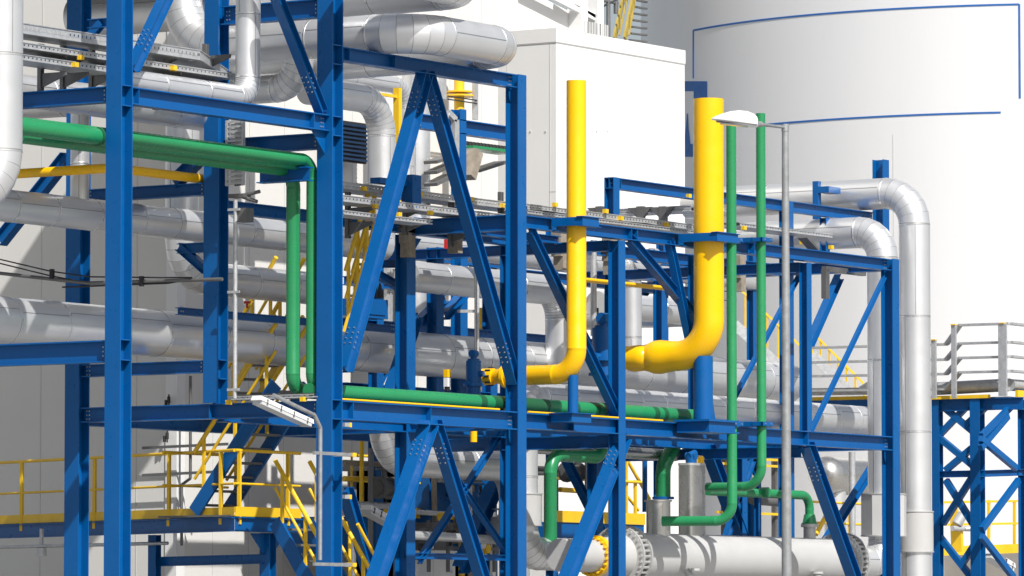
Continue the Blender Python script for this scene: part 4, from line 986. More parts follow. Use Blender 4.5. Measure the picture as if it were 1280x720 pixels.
# toe boards
mb=MB(); mb.bar(E0+EZ*.09,E1+EZ*.09,.01,.15); mb.build('toe_board','rail_yellow',walk)
mb=MB(); mb.bar(E1+EZ*.09-EY*.02,E2+EZ*.09-EY*.02,.01,.16); mb.build('toe_board','rail_yellow',walk)
RH=1.1
def rail(pts,parent,posts,r=.028,h=RH,mids=(.55,),m='rail_yellow'):
    mb=MB()
    for a,b in zip(pts,pts[1:]): mb.cyl(a+EZ*h,b+EZ*h,r,n=10); 
    mb.build('top_rail',m,parent)
    mb=MB()
    for a,b in zip(pts,pts[1:]):
        for q_ in mids: mb.cyl(a+EZ*q_,b+EZ*q_,r*.75,n=8)
    mb.build('mid_rail',m,parent)
    for p in posts:
        mb=MB(); mb.bar(p-EZ*.12,p+EZ*h,.06,.045,EX); mb.build('rail_post',m,parent)
def on(a,b,px): return cut_col(a,(b-a).normalized(),px)
rail([E0,E1],walk,[on(E0,E1,px) for px in (27,118,211,276)]); 
rail([E1,E2],walk,[on(E1,E2,px) for px in (299,)]+[E2+V((-.35,0,0))])
rail([E1+EY*1.55+EX*.1,E2+EY*1.5],walk,[E2+EY*1.5-EX*.2])
# column and beam under the landing
for px,yo in ((335,.4),(180,.3)):
    p=zp(px,670); 
pl=cut_col(E1+EY*.1,EX,335); mb=MB(); mb.ibeam(V((pl.x,pl.y,0)),V((pl.x,pl.y,ZWK-.25)),.2,.2,EX); mb.build('post','blue',walk)
for sx in (-1,1):
    mb=MB(); mb.add([V((pl.x+sx*.1,pl.y-.01,ZWK-.26)),V((pl.x+sx*.5,pl.y-.01,ZWK-.26)),V((pl.x+sx*.1,pl.y-.01,ZWK-.62)),V((pl.x+sx*.1,pl.y+.01,ZWK-.26)),V((pl.x+sx*.5,pl.y+.01,ZWK-.26)),V((pl.x+sx*.1,pl.y+.01,ZWK-.62))],[(0,1,2),(3,5,4),(0,3,4,1),(1,4,5,2),(0,2,5,3)]); mb.build('knee_plate','blue',walk)
pl2=on(E0,E1,180)+EX*.3; mb=MB(); mb.ibeam(V((pl2.x,pl2.y,0)),V((pl2.x,pl2.y,ZWK-.25)),.16,.16,EX); mb.build('post','blue',walk)
zz_=at(200,702,D=(pl2-CAM).length).z; mb=MB(); mb.ibeam(V((pl2.x+.1,pl2.y,zz_)),V((pl.x-.1,pl.y,zz_+.02)),.16,.12,EZ); mb.build('tie_beam','blue',walk)
# gutter/conduit under the walkway
mb=MB(); g0=at(-5,684,D=93); g1=at(210,679,D=91); mb.cyl(g0,g1,.03,n=8); c=at(52,672,D=92.5); mb.bar(c+EZ*.15,c-EZ*.2,.05,.05,EX); c=at(52,690,D=92.5); mb.cyl(c-EZ*.07,c+EZ*.07,.09,n=12); single(mb,'under_conduit','galv','grey conduit with a small fitting slung under the blue walkway','conduit')
# stair from walkway up to the right (blue stringers, yellow rails)
def stair(A_,B_,width,label,n=9,rails=True,treadm='grey_steel',hr=1.0,sh=.26,railm='rail_yellow',stringm='blue',group='stairs with yellow rails'):
    t=thing('stair',A_,label,'stair',group); d=B_-A_; hz=V((d.x,d.y,0)).normalized(); s=EZ.cross(hz)
    for k in (0,1):
        o=s*width*k; mb=MB(); mb.bar(A_+o,B_+o,.05,sh,EZ,); mb.build('stringer',stringm,t)
        if rails:
            mb=MB(); 
            for h_,rr in ((hr,.04),(hr*.55,.028)): mb.cyl(A_+o+EZ*h_,B_+o+EZ*h_,rr,n=8)
            for i in range(3): p=A_+o+d*((i+.3)/2.6); mb.bar(p,p+EZ*hr,.05,.04,EX)
            mb.build('handrail',railm,t)
    for i in range(n):
        c=A_+d*((i+.5)/n); mb=MB(); mb.obox(c+s*width/2,(hz*.13,s*(width/2-.03),EZ*.018)); mb.build('tread',treadm,t)
    return t
def sxy(pa,pb,Da,Db,*a,**k): return stair(at(*pa,D=Da),at(*pb,D=Db),*a,**k)
sxy((243,640),(345,480),89.5,88.5,.85,'blue and yellow stair climbing right from the walkway behind the tilted flood light',n=9,sh=.24)
sxy((344,652),(420,790),88,87.0,.8,'stair descending right from the landing, half hidden by the second column',n=7)
sxy((285,500),(345,395),92,91,.6,'yellow railed stair flight seen above the lower beam at the inner column',n=6,sh=.12,stringm='rail_yellow')
sxy((432,415),(462,310),88,88,.5,'narrow yellow stair seen just right of the second column',n=8,sh=.1,stringm='rail_yellow',treadm='galv')
# drainpipe on the wall, lower left
xw=BX-.15
mb=MB()
def wp(px,py): return at(px,py,X=xw)
for (a_,b_) in (((238,470),(238,598)),((238,598),(227,606)),((227,606),(227,682))): mb.cyl(wp(*a_),wp(*b_),.028,n=8)
for py in (560,594): mb.bar(at(178,py,X=xw-.1),at(285,py-5,X=xw-.1),.03,.05)
single(mb,'wall_conduits','grey_steel','thin dark conduits with a kink on the cream wall at the lower left','conduit')
for px,py,lab in ((211,504,'upper'),(209,549,'lower')): mb=MB(); c=wp(px,py); mb.cyl(c,c+EZ*.12,.03,n=8); mb.cyl(c+V((0,.06,-.05)),c+V((0,.06,.06)),.03,n=8); mb.bar(c-EZ*.06,c+EZ*.16,.02,.02,EX); single(mb,'wall_fitting','dark',lab+' of the two small dark fittings on the cream wall','fitting','fittings on the cream wall')
mb=MB(); c=at(309,378,D=90); mb.cyl(c-EZ*.02,c+EZ*.02,.06,n=12); mb.cyl(c-EZ*.1,c,.02,n=8); single(mb,'hand_wheel','red','tiny red valve handle under the bent silver pipe','valve')
mb=MB(); c=at(558,305,Y=51.5); mb.box(c-V((.03,.03,.08)),c+V((.03,.03,.08))); single(mb,'red_box','red','small red box between the inner posts under the trays','box')
# ------------------------------------------------------------------ far yellow stairs behind, middle right
def frail(pa,pb,D,n,label,hr=30,group='stairs with yellow rails',th=.045):
    t=thing('far_stair',at(*pb,D=D),label,'stair',group)
    mb=MB(); mb.bar(at(*pa,D=D),at(*pb,D=D),th,th); mb.build('handrail','rail_yellow',t)
    mb=MB()
    for i in range(n+1):
        f_=i/n; x=pa[0]+(pb[0]-pa[0])*f_; y=pa[1]+(pb[1]-pa[1])*f_; mb.bar(at(x,y,D=D),at(x,y+hr,D=D),.035,.035,EX)
    mb.build('balusters','rail_yellow',t)
    mb=MB(); mb.bar(at(pa[0],pa[1]+hr,D=D),at(pb[0],pb[1]+hr,D=D),.06,.22); mb.build('stringer','galv',t)
frail((918,355),(1000,432),118,6,'far yellow railed stair seen between the green risers',hr=50)
frail((1015,415),(1080,480),118,6,'far yellow railed stair descending behind the tray rack at the last bay',hr=28)
# ------------------------------------------------------------------ right platform with tray rack
RX=at(1262,450,D=106); 
plat=thing('braced_platform',(RX.x,RX.y,0),'blue cross braced steel platform at the right edge','platform')
zd=at(1240,497,D=106).z
def rp(px,py): return at(px,py,Y=RX.y)          # face to the right
def rl(px,py): return at(px,py,X=RX.x)          # face running back
for px,s_ in ((1222,.21),(1172,.16)):
    c=rl(px,600); mb=MB(); mb.ibeam(V((RX.x,c.y,0)),V((RX.x,c.y,zd)),s_*1.05,s_*1.05,EX); mb.build('column','blue',plat)
c=rp(1281,600); mb=MB(); mb.ibeam(V((c.x,RX.y,0)),V((c.x,RX.y,zd)),.2,.2,EY); mb.build('column','blue',plat)
def pb(a,b,h=.14,w=.12,name='beam'): mb=MB(); mb.ibeam(a,b,h,w,EZ if abs((b-a).normalized().z)<.3 else (b-a).cross(EX)); mb.build(name,'blue',plat)
yA=rl(1168,500).y; 
ob=V((RX.x,RX.y,0))
y22=rl(1222,600).y; x81=c.x
pb(V((RX.x,yA,zd-.12)),V((RX.x,RX.y-.3,zd-.12)),.24); pb(V((RX.x,RX.y,zd-.13)),V((x81+1,RX.y,zd-.13)),.2)
zm=rl(1222,592).z; pb(V((RX.x,rl(1172,590).y,zm)),V((RX.x,y22,zm)),.13); pb(V((RX.x+.1,y22-.02,zm)),V((x81,RX.y,zm+.03)),.13)
L_=lambda px,py: rl(px,py)
for (a_,b_) in (((1168,542),(1216,582)),((1182,588),(1215,560)),((1182,600),(1216,655)),((1178,655),(1214,598)),((1175,672),(1214,722)),((1200,708),(1218,680)),
               ((1230,510),(1208,530)),((1168,500),(1216,540)),((1215,500),(1172,545))):
    mb=MB(); kk_=globals().get('kk_',0)+1; o_=EX*(.004*kk_); mb.bar(L_(*a_)+o_,L_(*b_)+o_,.12,.12-.002*kk_,EX); mb.build('brace','blue',plat)
for (a_,b_) in (((1228,548),(1272,585)),((1228,560),(1262,520)),((1276,600),(1230,662)),((1230,670),(1270,722)),((1230,545),(1285,490))):
    mb=MB(); kk_+=1; o_=EY*(.004*kk_); mb.bar(rp(*a_)+o_,rp(*b_)+o_,.12,.12-.002*kk_,EY); mb.build('brace','blue',plat)
mb=MB(); mb.bar(V((RX.x-.1,yA,zd+.03)),V((RX.x-.1,RX.y+.4,zd+.03)),.08,.07); mb.bar(V((RX.x-.0,RX.y-.15,zd+.05)),V((x81+1,RX.y-.15,zd+.05)),.06,.18); mb.build('toe_board','rail_yellow',plat)
mb=MB(); plate([V((RX.x-.05,yA,zd+.01)),V((RX.x-.05,RX.y,zd+.01)),V((x81+2,RX.y,zd+.01)),V((x81+2,yA,zd+.01))],.02,mb); mb.build('deck','grey_steel',plat)
# blue deck and yellow toe left of the risers
xa=at(1016,497,D=112); 
tr=thing('tray_rack',V((RX.x-.15,RX.y,zd)),'four tier grey tray rack with a stepped run above the blue platform','tray rack')
xr=RX.x-.12
for k,(yr,yl) in enumerate(((405,432),(428,451),(446,469),(464,488))):
    mb=MB(); pts=[(1262,yr-.5+k*.2),(1200,yr+1.5),(1183,yl-1.5),(1010,yl+3-k*.8)]
    P=[at(px,py,X=xr) for px,py in pts]
    for p_,q_ in zip(P,P[1:]): mb.bar(p_,q_,.16,.045)
    mb.build('tray','galv',tr)
    mb=MB(); p_=at(1262,yr-.5,X=xr); q_=V((p_.x+1.4,p_.y,p_.z)); mb.bar(p_+EX*.01,q_,.16,.045); mb.box(q_-V((.5,.2,.04)),q_-V((.38,.1,-.04)),'rail_yellow'); mb.build('tray','galv',tr)
for px,y0,y1 in ((1258,405,489),(1197,407,492),(1172,426,492)):
    p_=at(px,450,X=xr-.02); mb=MB(); mb.bar(V((xr-.17,p_.y,at(px,y0,X=xr).z)),V((xr-.17,p_.y,at(px,y1,X=xr).z-.1)),.1 if px<1250 else .18,.05,EX); 
    mb.box((xr-.22,p_.y-.05,at(px,y0,X=xr).z),(xr-.12,p_.y+.05,at(px,y0,X=xr).z+.02),'rail_yellow'); mb.build('post','galv',tr)
p_=at(1258,450,X=xr); 
for dx in (.9,): mb=MB(); mb.bar(V((xr+dx,p_.y-.2,zd)),V((xr+dx,p_.y-.2,at(1280,408,X=xr+dx).z)),.18,.06,EY); mb.build('post','galv',tr)
# left continuation of the deck seen behind the last bay
mb=MB(); a_=at(1010,490,X=xr+.6); b_=at(1088,489,X=xr+.6); mb.bar(a_,b_,.3,.14); single(mb,'deck_pipe','galv','dull grey pipe run under the tray rack seen through the last bay','pipe')
wk=thing('rear_walkway',at(1016,500,X=xr+.5),'short piece of blue walkway with yellow edge seen through the last bay','walkway')
mb=MB(); a_=at(1008,499,X=xr+.4); b_=at(1090,497,X=xr+.4); mb.bar(a_,b_,.1,.07); mb.build('toe_board','rail_yellow',wk)
mb=MB(); mb.bar(a_-EZ*.16,b_-EZ*.16,.1,.24); mb.build('edge_beam','blue',wk)
mb=MB(); c=at(1081,482,X=xr+.3); mb.cyl(c-V((.0,.4,-.1)),c+V((0,.1,-.06)),.14,.05,n=14); single(mb,'small_hood','lamp_white','small white hood at the right end of the tray run through the last bay','hood')
mb=MB(); a_=at(1170,486,X=xr+.3); b_=at(1262,481,X=xr+.3); mb.cyl(a_,b_,.13,n=18); mb.cyl(b_+EX*.01,b_+V((1.6,0,0)),.12,n=18); single(mb,'rack_pipe','galv','dull grey pipe lying on the deck under the tray rack at the right edge','pipe')
# yellow rails at ground level, right
gr=thing('yard_railing',at(1230,690,D=120),'yellow railing behind the braced platform at the lower right','railing')
for py in (627,655):
    mb=MB(); mb.bar(at(1175,py+1,D=120),at(1285,py-1,D=120),.05,.05); mb.build('rail','rail_yellow',gr)
mb=MB(); mb.bar(at(1178,689,D=119.8),at(1285,685,D=119.8),.04,.20); mb.build('toe_board','rail_yellow',gr)
for px in (1196,1236,1268): mb=MB(); mb.bar(at(px,690,D=120),at(px,625,D=120),.06,.05,EX); mb.build('rail_post','rail_yellow',gr)
mb=MB(); mb.bar(at(1197,690,D=119),at(1195,640,D=119),.26,.1,EX); single(mb,'yellow_hose_post','rail_yellow','broad yellow post behind the crossed braces at the lower right','post')
mb=MB(); c=at(1196,655,D=118.8); mb.cyl(c,c+V((.1,-.1,.22)),.12,n=12); mb.cyl(c+V((.2,-.1,-.1)),c+V((.5,-.4,-.1)),.05,n=10); mb.cyl(c+V((-.2,0,-.1)),c+V((.5,-.1,-.1)),.06,n=10); single(mb,'valve_cluster','galv','small grey valve cluster on the broad yellow post','valve')
# dark machinery shelter at lower right
x1=at(1170,700,D=124)
def boxat(px0,px1,py0,py1,D,depth,name,m,label,cat,group=None):
    a_=at(px0,py0,D=D); b_=at(px1,py0,D=D); z1=a_.z; z0=at(px0,py1,D=D).z
    d_=V((b_.x-a_.x,b_.y-a_.y,0)); n_=EZ.cross(d_).normalized()
    mb=MB(); c=[V((a_.x,a_.y,z0)),V((b_.x,b_.y,z0))]; 
    vs=[c[0],c[1],c[1]+n_*depth,c[0]+n_*depth]; vs=[V((v.x,v.y,z0)) for v in vs]+[V((v.x,v.y,z1)) for v in vs]
    mb.add(vs,[(3,2,1,0),(4,5,6,7),(0,1,5,4),(1,2,6,5),(2,3,7,6),(3,0,4,7)]); return single(mb,name,m,label,cat,group) if label else mb
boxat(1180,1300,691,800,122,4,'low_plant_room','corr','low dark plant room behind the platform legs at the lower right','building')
# ------------------------------------------------------------------ lower middle: shaded machinery area
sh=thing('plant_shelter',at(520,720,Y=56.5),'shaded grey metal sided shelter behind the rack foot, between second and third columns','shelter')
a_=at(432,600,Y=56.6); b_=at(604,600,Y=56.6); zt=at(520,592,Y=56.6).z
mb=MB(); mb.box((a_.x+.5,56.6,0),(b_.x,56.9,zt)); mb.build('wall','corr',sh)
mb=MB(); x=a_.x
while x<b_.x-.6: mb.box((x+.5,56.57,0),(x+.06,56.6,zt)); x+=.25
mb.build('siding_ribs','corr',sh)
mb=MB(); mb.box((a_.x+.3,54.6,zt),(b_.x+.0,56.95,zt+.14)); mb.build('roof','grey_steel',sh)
# inner walkway with yellow toe board
iw=thing('inner_walkway',at(480,650,Y=55.2),'shaded inner walkway with a yellow toe board behind the lower braces','walkway')
z=at(470,640,Y=55.2).z; xa=at(425,640,Y=55.2).x; xb=at(600,640,Y=55.2).x
mb=MB(); mb.box((xa,55.19,z-.09),(xb,55.21,z+.1)); mb.build('toe_board','rail_yellow',iw)
mb=MB(); mb.box((xa,55.22,z-.75),(xb,56.4,z-.1)); mb.build('edge_beam','blue',iw)
mb=MB()
for zz in (1.0,.55): mb.cyl(V((xa,55.2,z+zz)),V((xb,55.2,z+zz)),.025,n=8)
for i in range(5): x=xa+(xb-xa)*(i+.4)/5; mb.cyl(V((x,55.2,z)),V((x,55.2,z+1)),.022,n=8)
mb.build('railing','rail_yellow',iw)
# machinery group
def lump(px0,px1,py0,py1,Y,dep,m,label,cat,name,extra=None):
    a_=at(px0,py0,Y=Y); b_=at(px1,py1,Y=Y); mb=MB(); mb.box((a_.x,Y,b_.z),(b_.x,Y+dep,a_.z)); 
    w=b_.x-a_.x; h=a_.z-b_.z
    mb.box((a_.x+w*.08,Y-.02,b_.z+h*.1),(b_.x-w*.08,Y-.001,a_.z-h*.15)); mb.box((a_.x-.02,Y-.03,a_.z),(b_.x+.02,Y+dep+.02,a_.z+.03)); mb.cyl(V((b_.x-w*.2,Y-.03,b_.z+h*.5)),V((b_.x-w*.2,Y-.06,b_.z+h*.5)),.03,n=8)
    return single(mb,name,m,label,cat,'control cabinets')
lump(536,562,583,655,55.0,.6,'blue','dark blue control cabinet beside the back post under the rack','cabinet','control_cabinet')
lump(539,569,690,740,53.9,.5,'lamp_white','pale control cabinet low between the legs of the inverted V brace','cabinet','control_cabinet')
lump(540,566,655,690,54.4,.5,'grey_steel','grey control cabinet behind the lower thin cross braces','cabinet','control_cabinet')
lump(584,610,640,680,54.9,.6,'insul','brown control cabinet near the thick dark brace','cabinet','control_cabinet')
lump(608,632,652,700,54.6,.5,'grey_steel','dull grey control cabinet just left of the third column foot','cabinet','control_cabinet')
mb=MB()
for py in (662,672,684): a_,b_=run(528,py,636,Y=53.4); mb.bar(a_,b_,.12,.05)
for px in (536,560,590,618): a_=at(px,650,Y=53.4); b_=at(px,715,Y=53.4); mb.bar(V((a_.x,53.4,a_.z)),V((a_.x,53.4,b_.z)),.06,.05,EY)
single(mb,'instrument_rack','grey_steel','grey instrument rack of thin rails behind the lower thin cross braces','rack')
random.seed(11)
kinds=[('gauge','dark'),('gauge','lamp_white'),('gauge','rail_yellow')]
for k,(px,py,m_,lab) in enumerate(((552,646,'rail_yellow','yellow instrument head under the back post, above the instrument rack'),(540,672,'lamp_white','white instrument head at the left end of the instrument rack'),(606,686,'rail_yellow','yellow instrument head at the right part of the instrument rack'),(600,680,'lamp_white','white instrument head beside the yellow one at the right part of the rack'),(563,668,'dark','black instrument head in the middle of the instrument rack'),(528,684,'dark','black instrument head low beside the left leg of the inverted V brace'))):
    c=at(px,py,Y=53.2); mb=MB(); mb.cyl(c-EY*.08,c+EY*.04,.085,n=14); mb.cyl(c-EZ*.2,c,.03,n=8); mb.cyl(c-V((.1,.02,0)),c+V((.1,-.02,0)),.04,n=8); single(mb,'pressure_gauge',m_,lab,'gauge','pressure gauges')
# pipe clutter in shade
def thin(pts,r,m,label,name='thin_pipe',cat='pipe',group='thin pipes in the shade'):
    mb=MB()
    for a_,b_ in zip(pts,pts[1:]): mb.cyl(a_,b_,r,n=10)
    return single(mb,name,m,label,cat,group)
thin([at(464,560,Y=54),at(463,700,Y=54)],.05,'grey_steel','thin grey pipe standing in the shade right of the second column')
thin([at(430,578,Y=54.3),at(500,582,Y=54.3)],.05,'insul','brown thin pipe level in the shade beside the many-piece elbow')
thin([at(430,598,Y=54.4),at(508,600,Y=54.4)],.045,'rail_yellow','yellow thin pipe level in the shade below the brown one')
thin([at(542,590,Y=54.8),at(544,660,Y=54.8)],.05,'insul','brown thin pipe standing beside the blue cabinet')
thin([at(588,602,Y=54.0),at(588,660,Y=54.0)],.035,'galv','pale thin pipe standing behind the crossing of the thin braces')
thin([at(596,600,Y=55.0),at(612,632,Y=55.0)],.045,'dark','black thin pipe sloping beside the thick dark brace')
thin([at(612,610,Y=53.9),at(634,628,Y=53.9)],.035,'dark','black thin pipe sloping under the right many-piece elbow')
# middle right lower: landing with yellow rails behind the vessel
lw=thing('rear_landing',at(760,660,Y=56.0),'rear landing with yellow railing and toe board behind the white vessel','walkway')
z=at(700,646,Y=56.0).z; xa=at(690,646,Y=56.0).x; xb=at(806,646,Y=56.0).x
mb=MB(); mb.box((xa,55.99,z-.1),(xb,56.01,z+.12)); mb.build('toe_board','rail_yellow',lw)
mb=MB(); mb.box((xa,56.02,z-.55),(xb,57.0,z-.1)); mb.build('edge_beam','blue',lw)
mb=MB(); zt=at(740,601,Y=56).z; zt=z+.62*1.0
for zz in (.55,.62): pass
mb.cyl(V((xa,56,at(740,600,Y=56).z)),V((xb,56,at(740,600,Y=56).z)),.03,n=8); mb.build('top_rail','rail_yellow',lw)
for px in (762,771,783,794,822): a_=at(px,575,Y=56.05); b_=at(px,648,Y=56.05); mb=MB(); mb.bar(V((a_.x,56.05,a_.z if px in (771,783,822) else at(px,600,Y=56).z)),V((a_.x,56.05,b_.z)),.06,.05,EY); mb.build('rail_post','rail_yellow',lw)
mb=MB(); mb.cyl(at(784,575,Y=56.1),at(812,624,Y=56.1),.035,n=8); mb.cyl(at(768,600,Y=56.1),at(798,638,Y=56.1),.03,n=8); mb.build('handrail','rail_yellow',lw)
ln=thing('rear_scaffold',at(920,600,Y=57),'far steel scaffold with yellow rails seen between the green risers below the lower beam','frame')
for px in (905,925,968): a_=at(px,540,Y=57); mb=MB(); mb.bar(V((a_.x,57,a_.z)),V((a_.x,57,0)),.1,.1,EY); mb.build('post','grey_steel',ln)
for py,m_ in ((571,'rail_yellow'),(579,'rail_yellow'),(640,'rail_yellow')): a_,b_=run(896,py,975,Y=56.9); mb=MB(); mb.bar(a_,b_,.04,.05); mb.build('rail',m_,ln)
# steel machinery through the last bay below the beam
m_=thing('exchanger',at(1040,640,Y=55),'bright dented metal clad vessel head seen through the last bay under the lower beam','vessel')
c=at(1052,595,Y=56.0); mb=MB(); mb.cyl(c-V((.6,0,0)),c+V((.75,0,0)),.40,n=32); mb.build('shell','stainless',m_)
mb=MB(); 
st=[(c-V((.6,0,0)),-EX,'x',1.0),(c-V((.75,0,0)),-EX,'x',.93),(c-V((.88,0,0)),-EX,'x',.75),(c-V((.95,0,0)),-EX,'x',.45),(c-V((.98,0,0)),-EX,'x',.1)]; sweep(mb,st,.40,32,None); mb.build('head','stainless',m_)
mb=MB(); mb.cyl(c-V((.3,0,0)),c-V((.3,0,2.5)),.24,n=24); mb.build('leg','clad',m_)
a_=at(1065,600,Y=54.5); thin([V((a_.x,54.5,at(1065,565,Y=54.5).z)),V((a_.x,54.5,0))],.07,'galv','pale steel post standing in front of the dented metal vessel','steel_post','post',None)
a_=at(1030,665,Y=54.8); 
yr=thing('rear_railing',at(1060,680,Y=54.8),'yellow railing in front of the dented metal vessel behind the last bay','railing')
for py in (627,653): a0_,b0_=run(1010,py,1098,Y=54.8); mb=MB(); mb.cyl(a0_,b0_,.025,n=8); mb.build('rail','rail_yellow',yr)
mb=MB(); mb.cyl(at(1020,668,Y=54.7),at(1037,636,Y=54.7),.05,n=8); mb.build('stay','rail_yellow',yr)
for px in (1062,): a_=at(px,627,Y=54.8); mb=MB(); mb.bar(V((a_.x,54.8,a_.z)),V((a_.x,54.8,0)),.06,.05,EY); mb.build('rail_post','rail_yellow',yr)
# pipe stubs and drain under the lower beam at right
mb=MB(); a_=at(660,580,Y=52.9)
# cluttered louvre building on left of bay 2 at y 190 : dark blue louvre
lv=thing('louvre_panel',at(440,200,Y=57.6),'dark blue louvred panel behind the dull silver elbow','louvre')
a_=at(427,150,Y=57.6); b_=at(459,205,Y=57.6); mb=MB(); mb.box((a_.x-.3,57.62,b_.z),(b_.x,57.7,a_.z)); mb.build('frame','dark',lv)
mb=MB(); z=b_.z+.05
while z<a_.z: mb.bar(V((a_.x-.3,57.58,z)),V((b_.x,57.58,z)),.05,.04); z+=.08
mb.build('slats','louvre',lv)
# second level brackets on column tops
mb=MB(); a_=at(470,222,Y=49.7); mb.box((at(469,222,Y=49.7).x,49.6,at(470,229,Y=49.7).z),(at(514,220,Y=49.7).x,49.8,at(470,222,Y=49.7).z)); mb.box((at(503,222,Y=49.7).x,49.5,at(505,260,Y=49.7).z),(at(514,222,Y=49.7).x,49.72,at(505,219,Y=49.7).z)); mb.build('bracket','blue',rack)
# conduit with small arms on inner posts
mb=MB(); a_=at(595,300,Y=49.3); mb.bar(at(573,389,Y=50.5),at(592,389,Y=50.5),.04,.05); single(mb,'post_bracket','galv','pale bracket arm on the third inner post','bracket')
# ------------------------------------------------------------------ light
w=bpy.data.worlds.new('World'); SC.world=w; w.use_nodes=True; nt=w.node_tree
sky=nt.nodes.new('ShaderNodeTexSky'); sky.sky_type='NISHITA'; sky.sun_disc=False
SAZ,SEL=R(241.5),R(46)
sky.sun_elevation=SEL; sky.sun_rotation=R(90)-SAZ
sky.dust_density=2.5; sky.air_density=1.0
hs=nt.nodes.new('ShaderNodeHueSaturation'); hs.inputs['Saturation'].default_value=.55; nt.links.new(sky.outputs[0],hs.inputs['Color']); nt.links.new(hs.outputs[0],nt.nodes['Background'].inputs[0]); nt.nodes['Background'].inputs[1].default_value=.095
sd=bpy.data.lights.new('sun','SUN'); so=bpy.data.objects.new('sun',sd); COL.objects.link(so)
sdir=V((math.cos(SAZ)*math.cos(SEL),math.sin(SAZ)*math.cos(SEL),math.sin(SEL)))
so.rotation_euler=sdir.to_track_quat('Z','Y').to_euler(); sd.energy=5.0; sd.angle=R(.53); sd.color=(1,.975,.94)
SC.view_settings.view_transform='Standard'; SC.view_settings.look='None'; SC.view_settings.exposure=0.18; SC.view_settings.gamma=1
SC.cycles.max_bounces=8; SC.cycles.diffuse_bounces=4; SC.cycles.glossy_bounces=4
# ------------------------------------------------------------------ unseen deck and drum above the view, added to shade rack and wall
ZF=14.0
mb=MB(); plate([V(p_+(ZF+.03,)) for p_ in ((XA-2,50.9),(76.5,50.9),(76.5,54.0),(75.0,54.4),(73.3,59.6),(XA-2,59.6))],.06,mb); mb.build('shade_deck','grey_steel',rack); column(XB,59.3,0,ZF,.2,'y')  # deck outline shaped for the shadow it throws on the cream wall
column(at(412,200,Y=55.1).x,55.1,0,ZF+.05,.2,'y'); beam((XC+2.6,55.1),(at(412,200,Y=55.1).x-.1,55.1),.25,.2,ZF+.05,bolts=False)  # column and beam only hold up the added shade deck
beam((XA-2,51.5),(XC+2.6,51.5),.25,.2,ZF-.002,bolts=False)  # front beam of the added shade deck
mb=MB(); dl=V((XA,53.6,ZF+1.75)); mb.cyl(dl,dl+EX*13,1.5,n=48); ud=thing('shade_drum',(XA+6,53.6,ZF+.07),'long silver drum above the view, added with its deck to cast shade','vessel'); mb.build('shell','clad',ud)
for dx in (2,6.5,11): mb=MB(); mb.box((XA+dx-.15,52.6,ZF+.07),(XA+dx+.15,54.6,ZF+.75)); mb.build('saddle','blue',ud)
# ------------------------------------------------------------------ steel and plant deeper inside the rack
rr_=thing('rear_rack',(at(500,400,Y=55).x,55.0,0),'darker inner steel rack of posts, beams and knee braces behind the tall posts','steel frame')
def rb(pxa,pxb,py,Y,h=.2,b=.18): P,Q=run(pxa,py,pxb,Y=Y); beam((P.x,Y),(Q.x,Y),h,b,P.z,parent=rr_,bolts=False)
rb(428,640,300,54.4,.22); rb(428,760,397,54.4,.26); rb(430,600,345,55.6,.16); rb(640,905,336,56.2,.2); rb(428,640,478,54.6,.2); rb(655,905,440,56.4,.2); rb(430,640,262,56.0,.2); rb(640,900,300,54.6,.16)
for px,Y,s_ in ((470,54.4,.2),(612,54.6,.2),(690,56.2,.18),(828,56.3,.18),(940,56.0,.16)):
    p=at(px,400,Y=Y); column(p.x,Y,0,at(px,285,Y=Y).z,s_,'y',parent=rr_,base=False)
for a_,b_,Y in (((472,345),(436,398),54.4),((612,300),(585,350),54.6),((614,345),(650,398),54.6),((472,480),(500,420),54.5),((690,345),(740,440),56.2),((828,340),(800,372),56.3)):
    brace(at(*a_,Y=Y),at(*b_,Y=Y),.14,parent=rr_)
t=thing('transformer_box',at(468,398,Y=53.4),'dark blue equipment box with two small bottles left of the first inner post','cabinet')
a_=at(452,372,Y=53.4); b_=at(485,399,Y=53.4); mb=MB(); mb.box((a_.x,53.4,b_.z),(b_.x,53.9,a_.z)); mb.box((a_.x+.1,53.38,b_.z+.06),(b_.x-.1,53.399,a_.z-.06)); mb.build('body','blue',t)
for px in (464,475):
    c=at(px,371,Y=53.6); mb=MB(); mb.cyl(c-EZ*.02,c+EZ*.10,.06,n=12); mb.cyl(c+EZ*.10,c+EZ*.24,.05,.015,n=12); mb.build('bottle','dark',t)
mb=MB(); a_=at(484,335,Y=56.9); b_=at(503,450,Y=56.9); mb.box((a_.x,56.9,b_.z),(b_.x+.3,57.3,a_.z)); 
for i in range(4): mb.box((a_.x+.08+i*.17,56.88,b_.z),(a_.x+.11+i*.17,56.9,a_.z))
single(mb,'duct_panel','galv','pale grey ribbed duct standing left of the first inner post','duct')
# grey pipes and rails in the gaps
thin([at(430,418,Y=54),at(505,425,Y=54)],.03,'dark','black thin pipe just above the thickest silver pipe')
thin([at(520,356,Y=53.8),at(566,362,Y=53.8)],.045,'rail_yellow','yellow thin pipe between the first and second inner posts','thin_pipe')
thin([at(555,340,Y=56.5),at(660,352,Y=56.5)],.05,'rail_yellow','yellow thin pipe behind the right leg of the top brace')
thin([at(604,385,Y=55),at(604,430,Y=55)],.10,'rail_yellow','short stout yellow pipe behind the right leg of the top brace','short_pipe')
thin([at(742,300,Y=50.6),at(742,420,Y=50.6)],.055,'galv','grey post standing right of the slim yellow pipe','steel_post','post',None)
tray([V((at(606,362,Y=54).x,54,at(640,345,Y=54).z)),V((at(655,345,Y=54).x,54,at(640,345,Y=54).z))],.4,.09,'short cable tray just left of the third column under the second level')
thin([at(447,655,Y=51.0),at(486,728,Y=51.0)],.03,'rail_yellow','yellow thin handrail sloping right beside the dark brace at the second column foot','thin_rail')
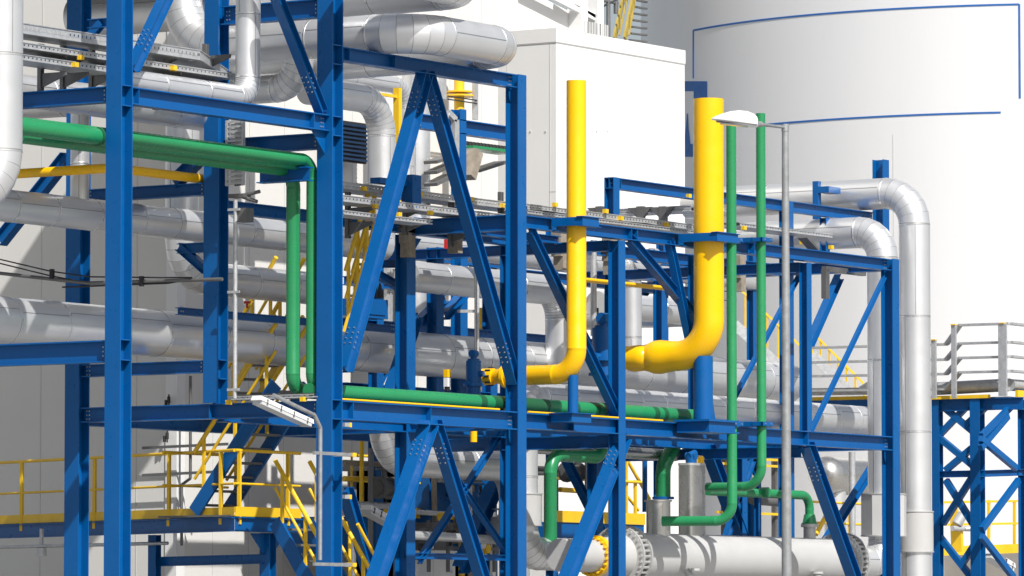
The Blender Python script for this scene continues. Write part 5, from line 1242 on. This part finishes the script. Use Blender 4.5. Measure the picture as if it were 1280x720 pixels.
thin([at(432,652,Y=51.3),at(437,668,Y=51.3),at(437,724,Y=51.3)],.028,'rail_yellow','yellow thin bent rail hard against the second column foot','thin_rail')
# flanged stub pipes under the level-two deck, middle
for px,py,Y,lab in ((648,300,52.4,'small silver flanged stub right behind the third column'),(812,322,53.0,'small silver flanged stub right of the fourth column')):
    c=at(px,py,Y=Y); mb=MB(); mb.cyl(c-EX*.3,c+EX*.3,.13,n=20); mb.cyl(c+EX*.05,c+EX*.09,.19,n=20); mb.cyl(c+EX*.11,c+EX*.15,.19,n=20); mb.ringbolts(c+EX*.1,EX,.16,10,r=.012,t=.08); single(mb,'flanged_stub','clad',lab,'pipe','flanged stubs')
# more plant in the shade, lower middle and behind the vessel
for a_,b_,Y,r_,m__,lab in (
 ((432,630),(512,634),54.0,.06,'galv','pale thin pipe level in the shade above the inner toe board'),
 ((440,615),(440,720),53.6,.07,'clad','silver thin pipe standing nearest the second column foot'),
 ((452,540),(452,640),54.2,.04,'rail_yellow','yellow thin pipe standing in the shade left of the many-piece elbow'),
 ((500,668),(640,676),52.6,.08,'clad','silver thin pipe level across the foot of the inverted V brace'),
 ((520,640),(640,648),54.3,.05,'stainless','steel thin pipe level behind the crossing of the thin braces'),
 ((548,600),(640,606),54.9,.05,'galv','pale thin pipe level just under the many-piece pipe'),
 ((577,606),(577,720),54.6,.06,'rail_yellow','yellow thin pipe standing behind the right leg of the inverted V brace'),
 ((616,640),(616,720),53.8,.06,'clad','silver thin pipe standing just left of the third column foot'),
 ((664,586),(776,592),54.4,.04,'dark','black thin pipe level behind the bent green pipe'),
 ((734,545),(734,650),54.0,.05,'galv','pale thin pipe standing behind the bent green pipe'),
 ((700,612),(760,616),55.0,.05,'rail_yellow','yellow thin pipe level just above the rear landing'),
 ((806,548),(806,640),54.4,.05,'blue','blue thin post left of the stainless pot'),
 ((918,548),(918,660),53.0,.07,'clad','silver thin pipe standing between the green risers behind the vessel'),
 ((930,548),(930,660),53.4,.05,'galv','pale thin pipe beside the silver one between the green risers'),
 ((896,560),(975,566),54.0,.06,'insul','brown thin pipe level behind the green risers under the lower beam'),
 ((940,625),(975,628),53.6,.09,'grey_steel','stout grey thin pipe level behind the lamp post above the vessel'),
 ((660,318),(706,324),55.2,.05,'galv','pale thin pipe level high behind the slim yellow pipe'),
 ((745,385),(745,450),52.4,.05,'dark','black thin pipe standing behind the bigger blue actuator'),
 ((800,436),(860,441),56.0,.05,'galv','pale thin pipe level behind the bulged yellow branch')):
    thin([at(*a_,Y=Y),at(*b_,Y=Y)],r_,m__,lab)
for px,py,Y,m__,lab in ((480,610,54,'grey_steel','grey round valve body in the shade under the many-piece elbow'),(596,628,54.2,'blue','blue round valve body behind the crossing of the thin braces'),(626,660,52.6,'galv','pale round valve body left of the third column foot'),(715,590,54.2,'grey_steel','grey round valve body behind the bent green pipe'),(925,600,53,'galv','pale round valve body between the green risers')):
    c=at(px,py,Y=Y); mb=MB(); mb.cyl(c-EX*.22,c+EX*.22,.13,n=16); mb.cyl(c-EX*.2,c-EX*.15,.2,n=16); mb.cyl(c+EX*.15,c+EX*.2,.2,n=16); mb.cyl(c,c+EZ*.32,.045,n=8); mb.cyl(c+EZ*.32,c+EZ*.35,.16,n=16); single(mb,'gate_valve',m__,lab,'valve','round valve bodies in the shade')
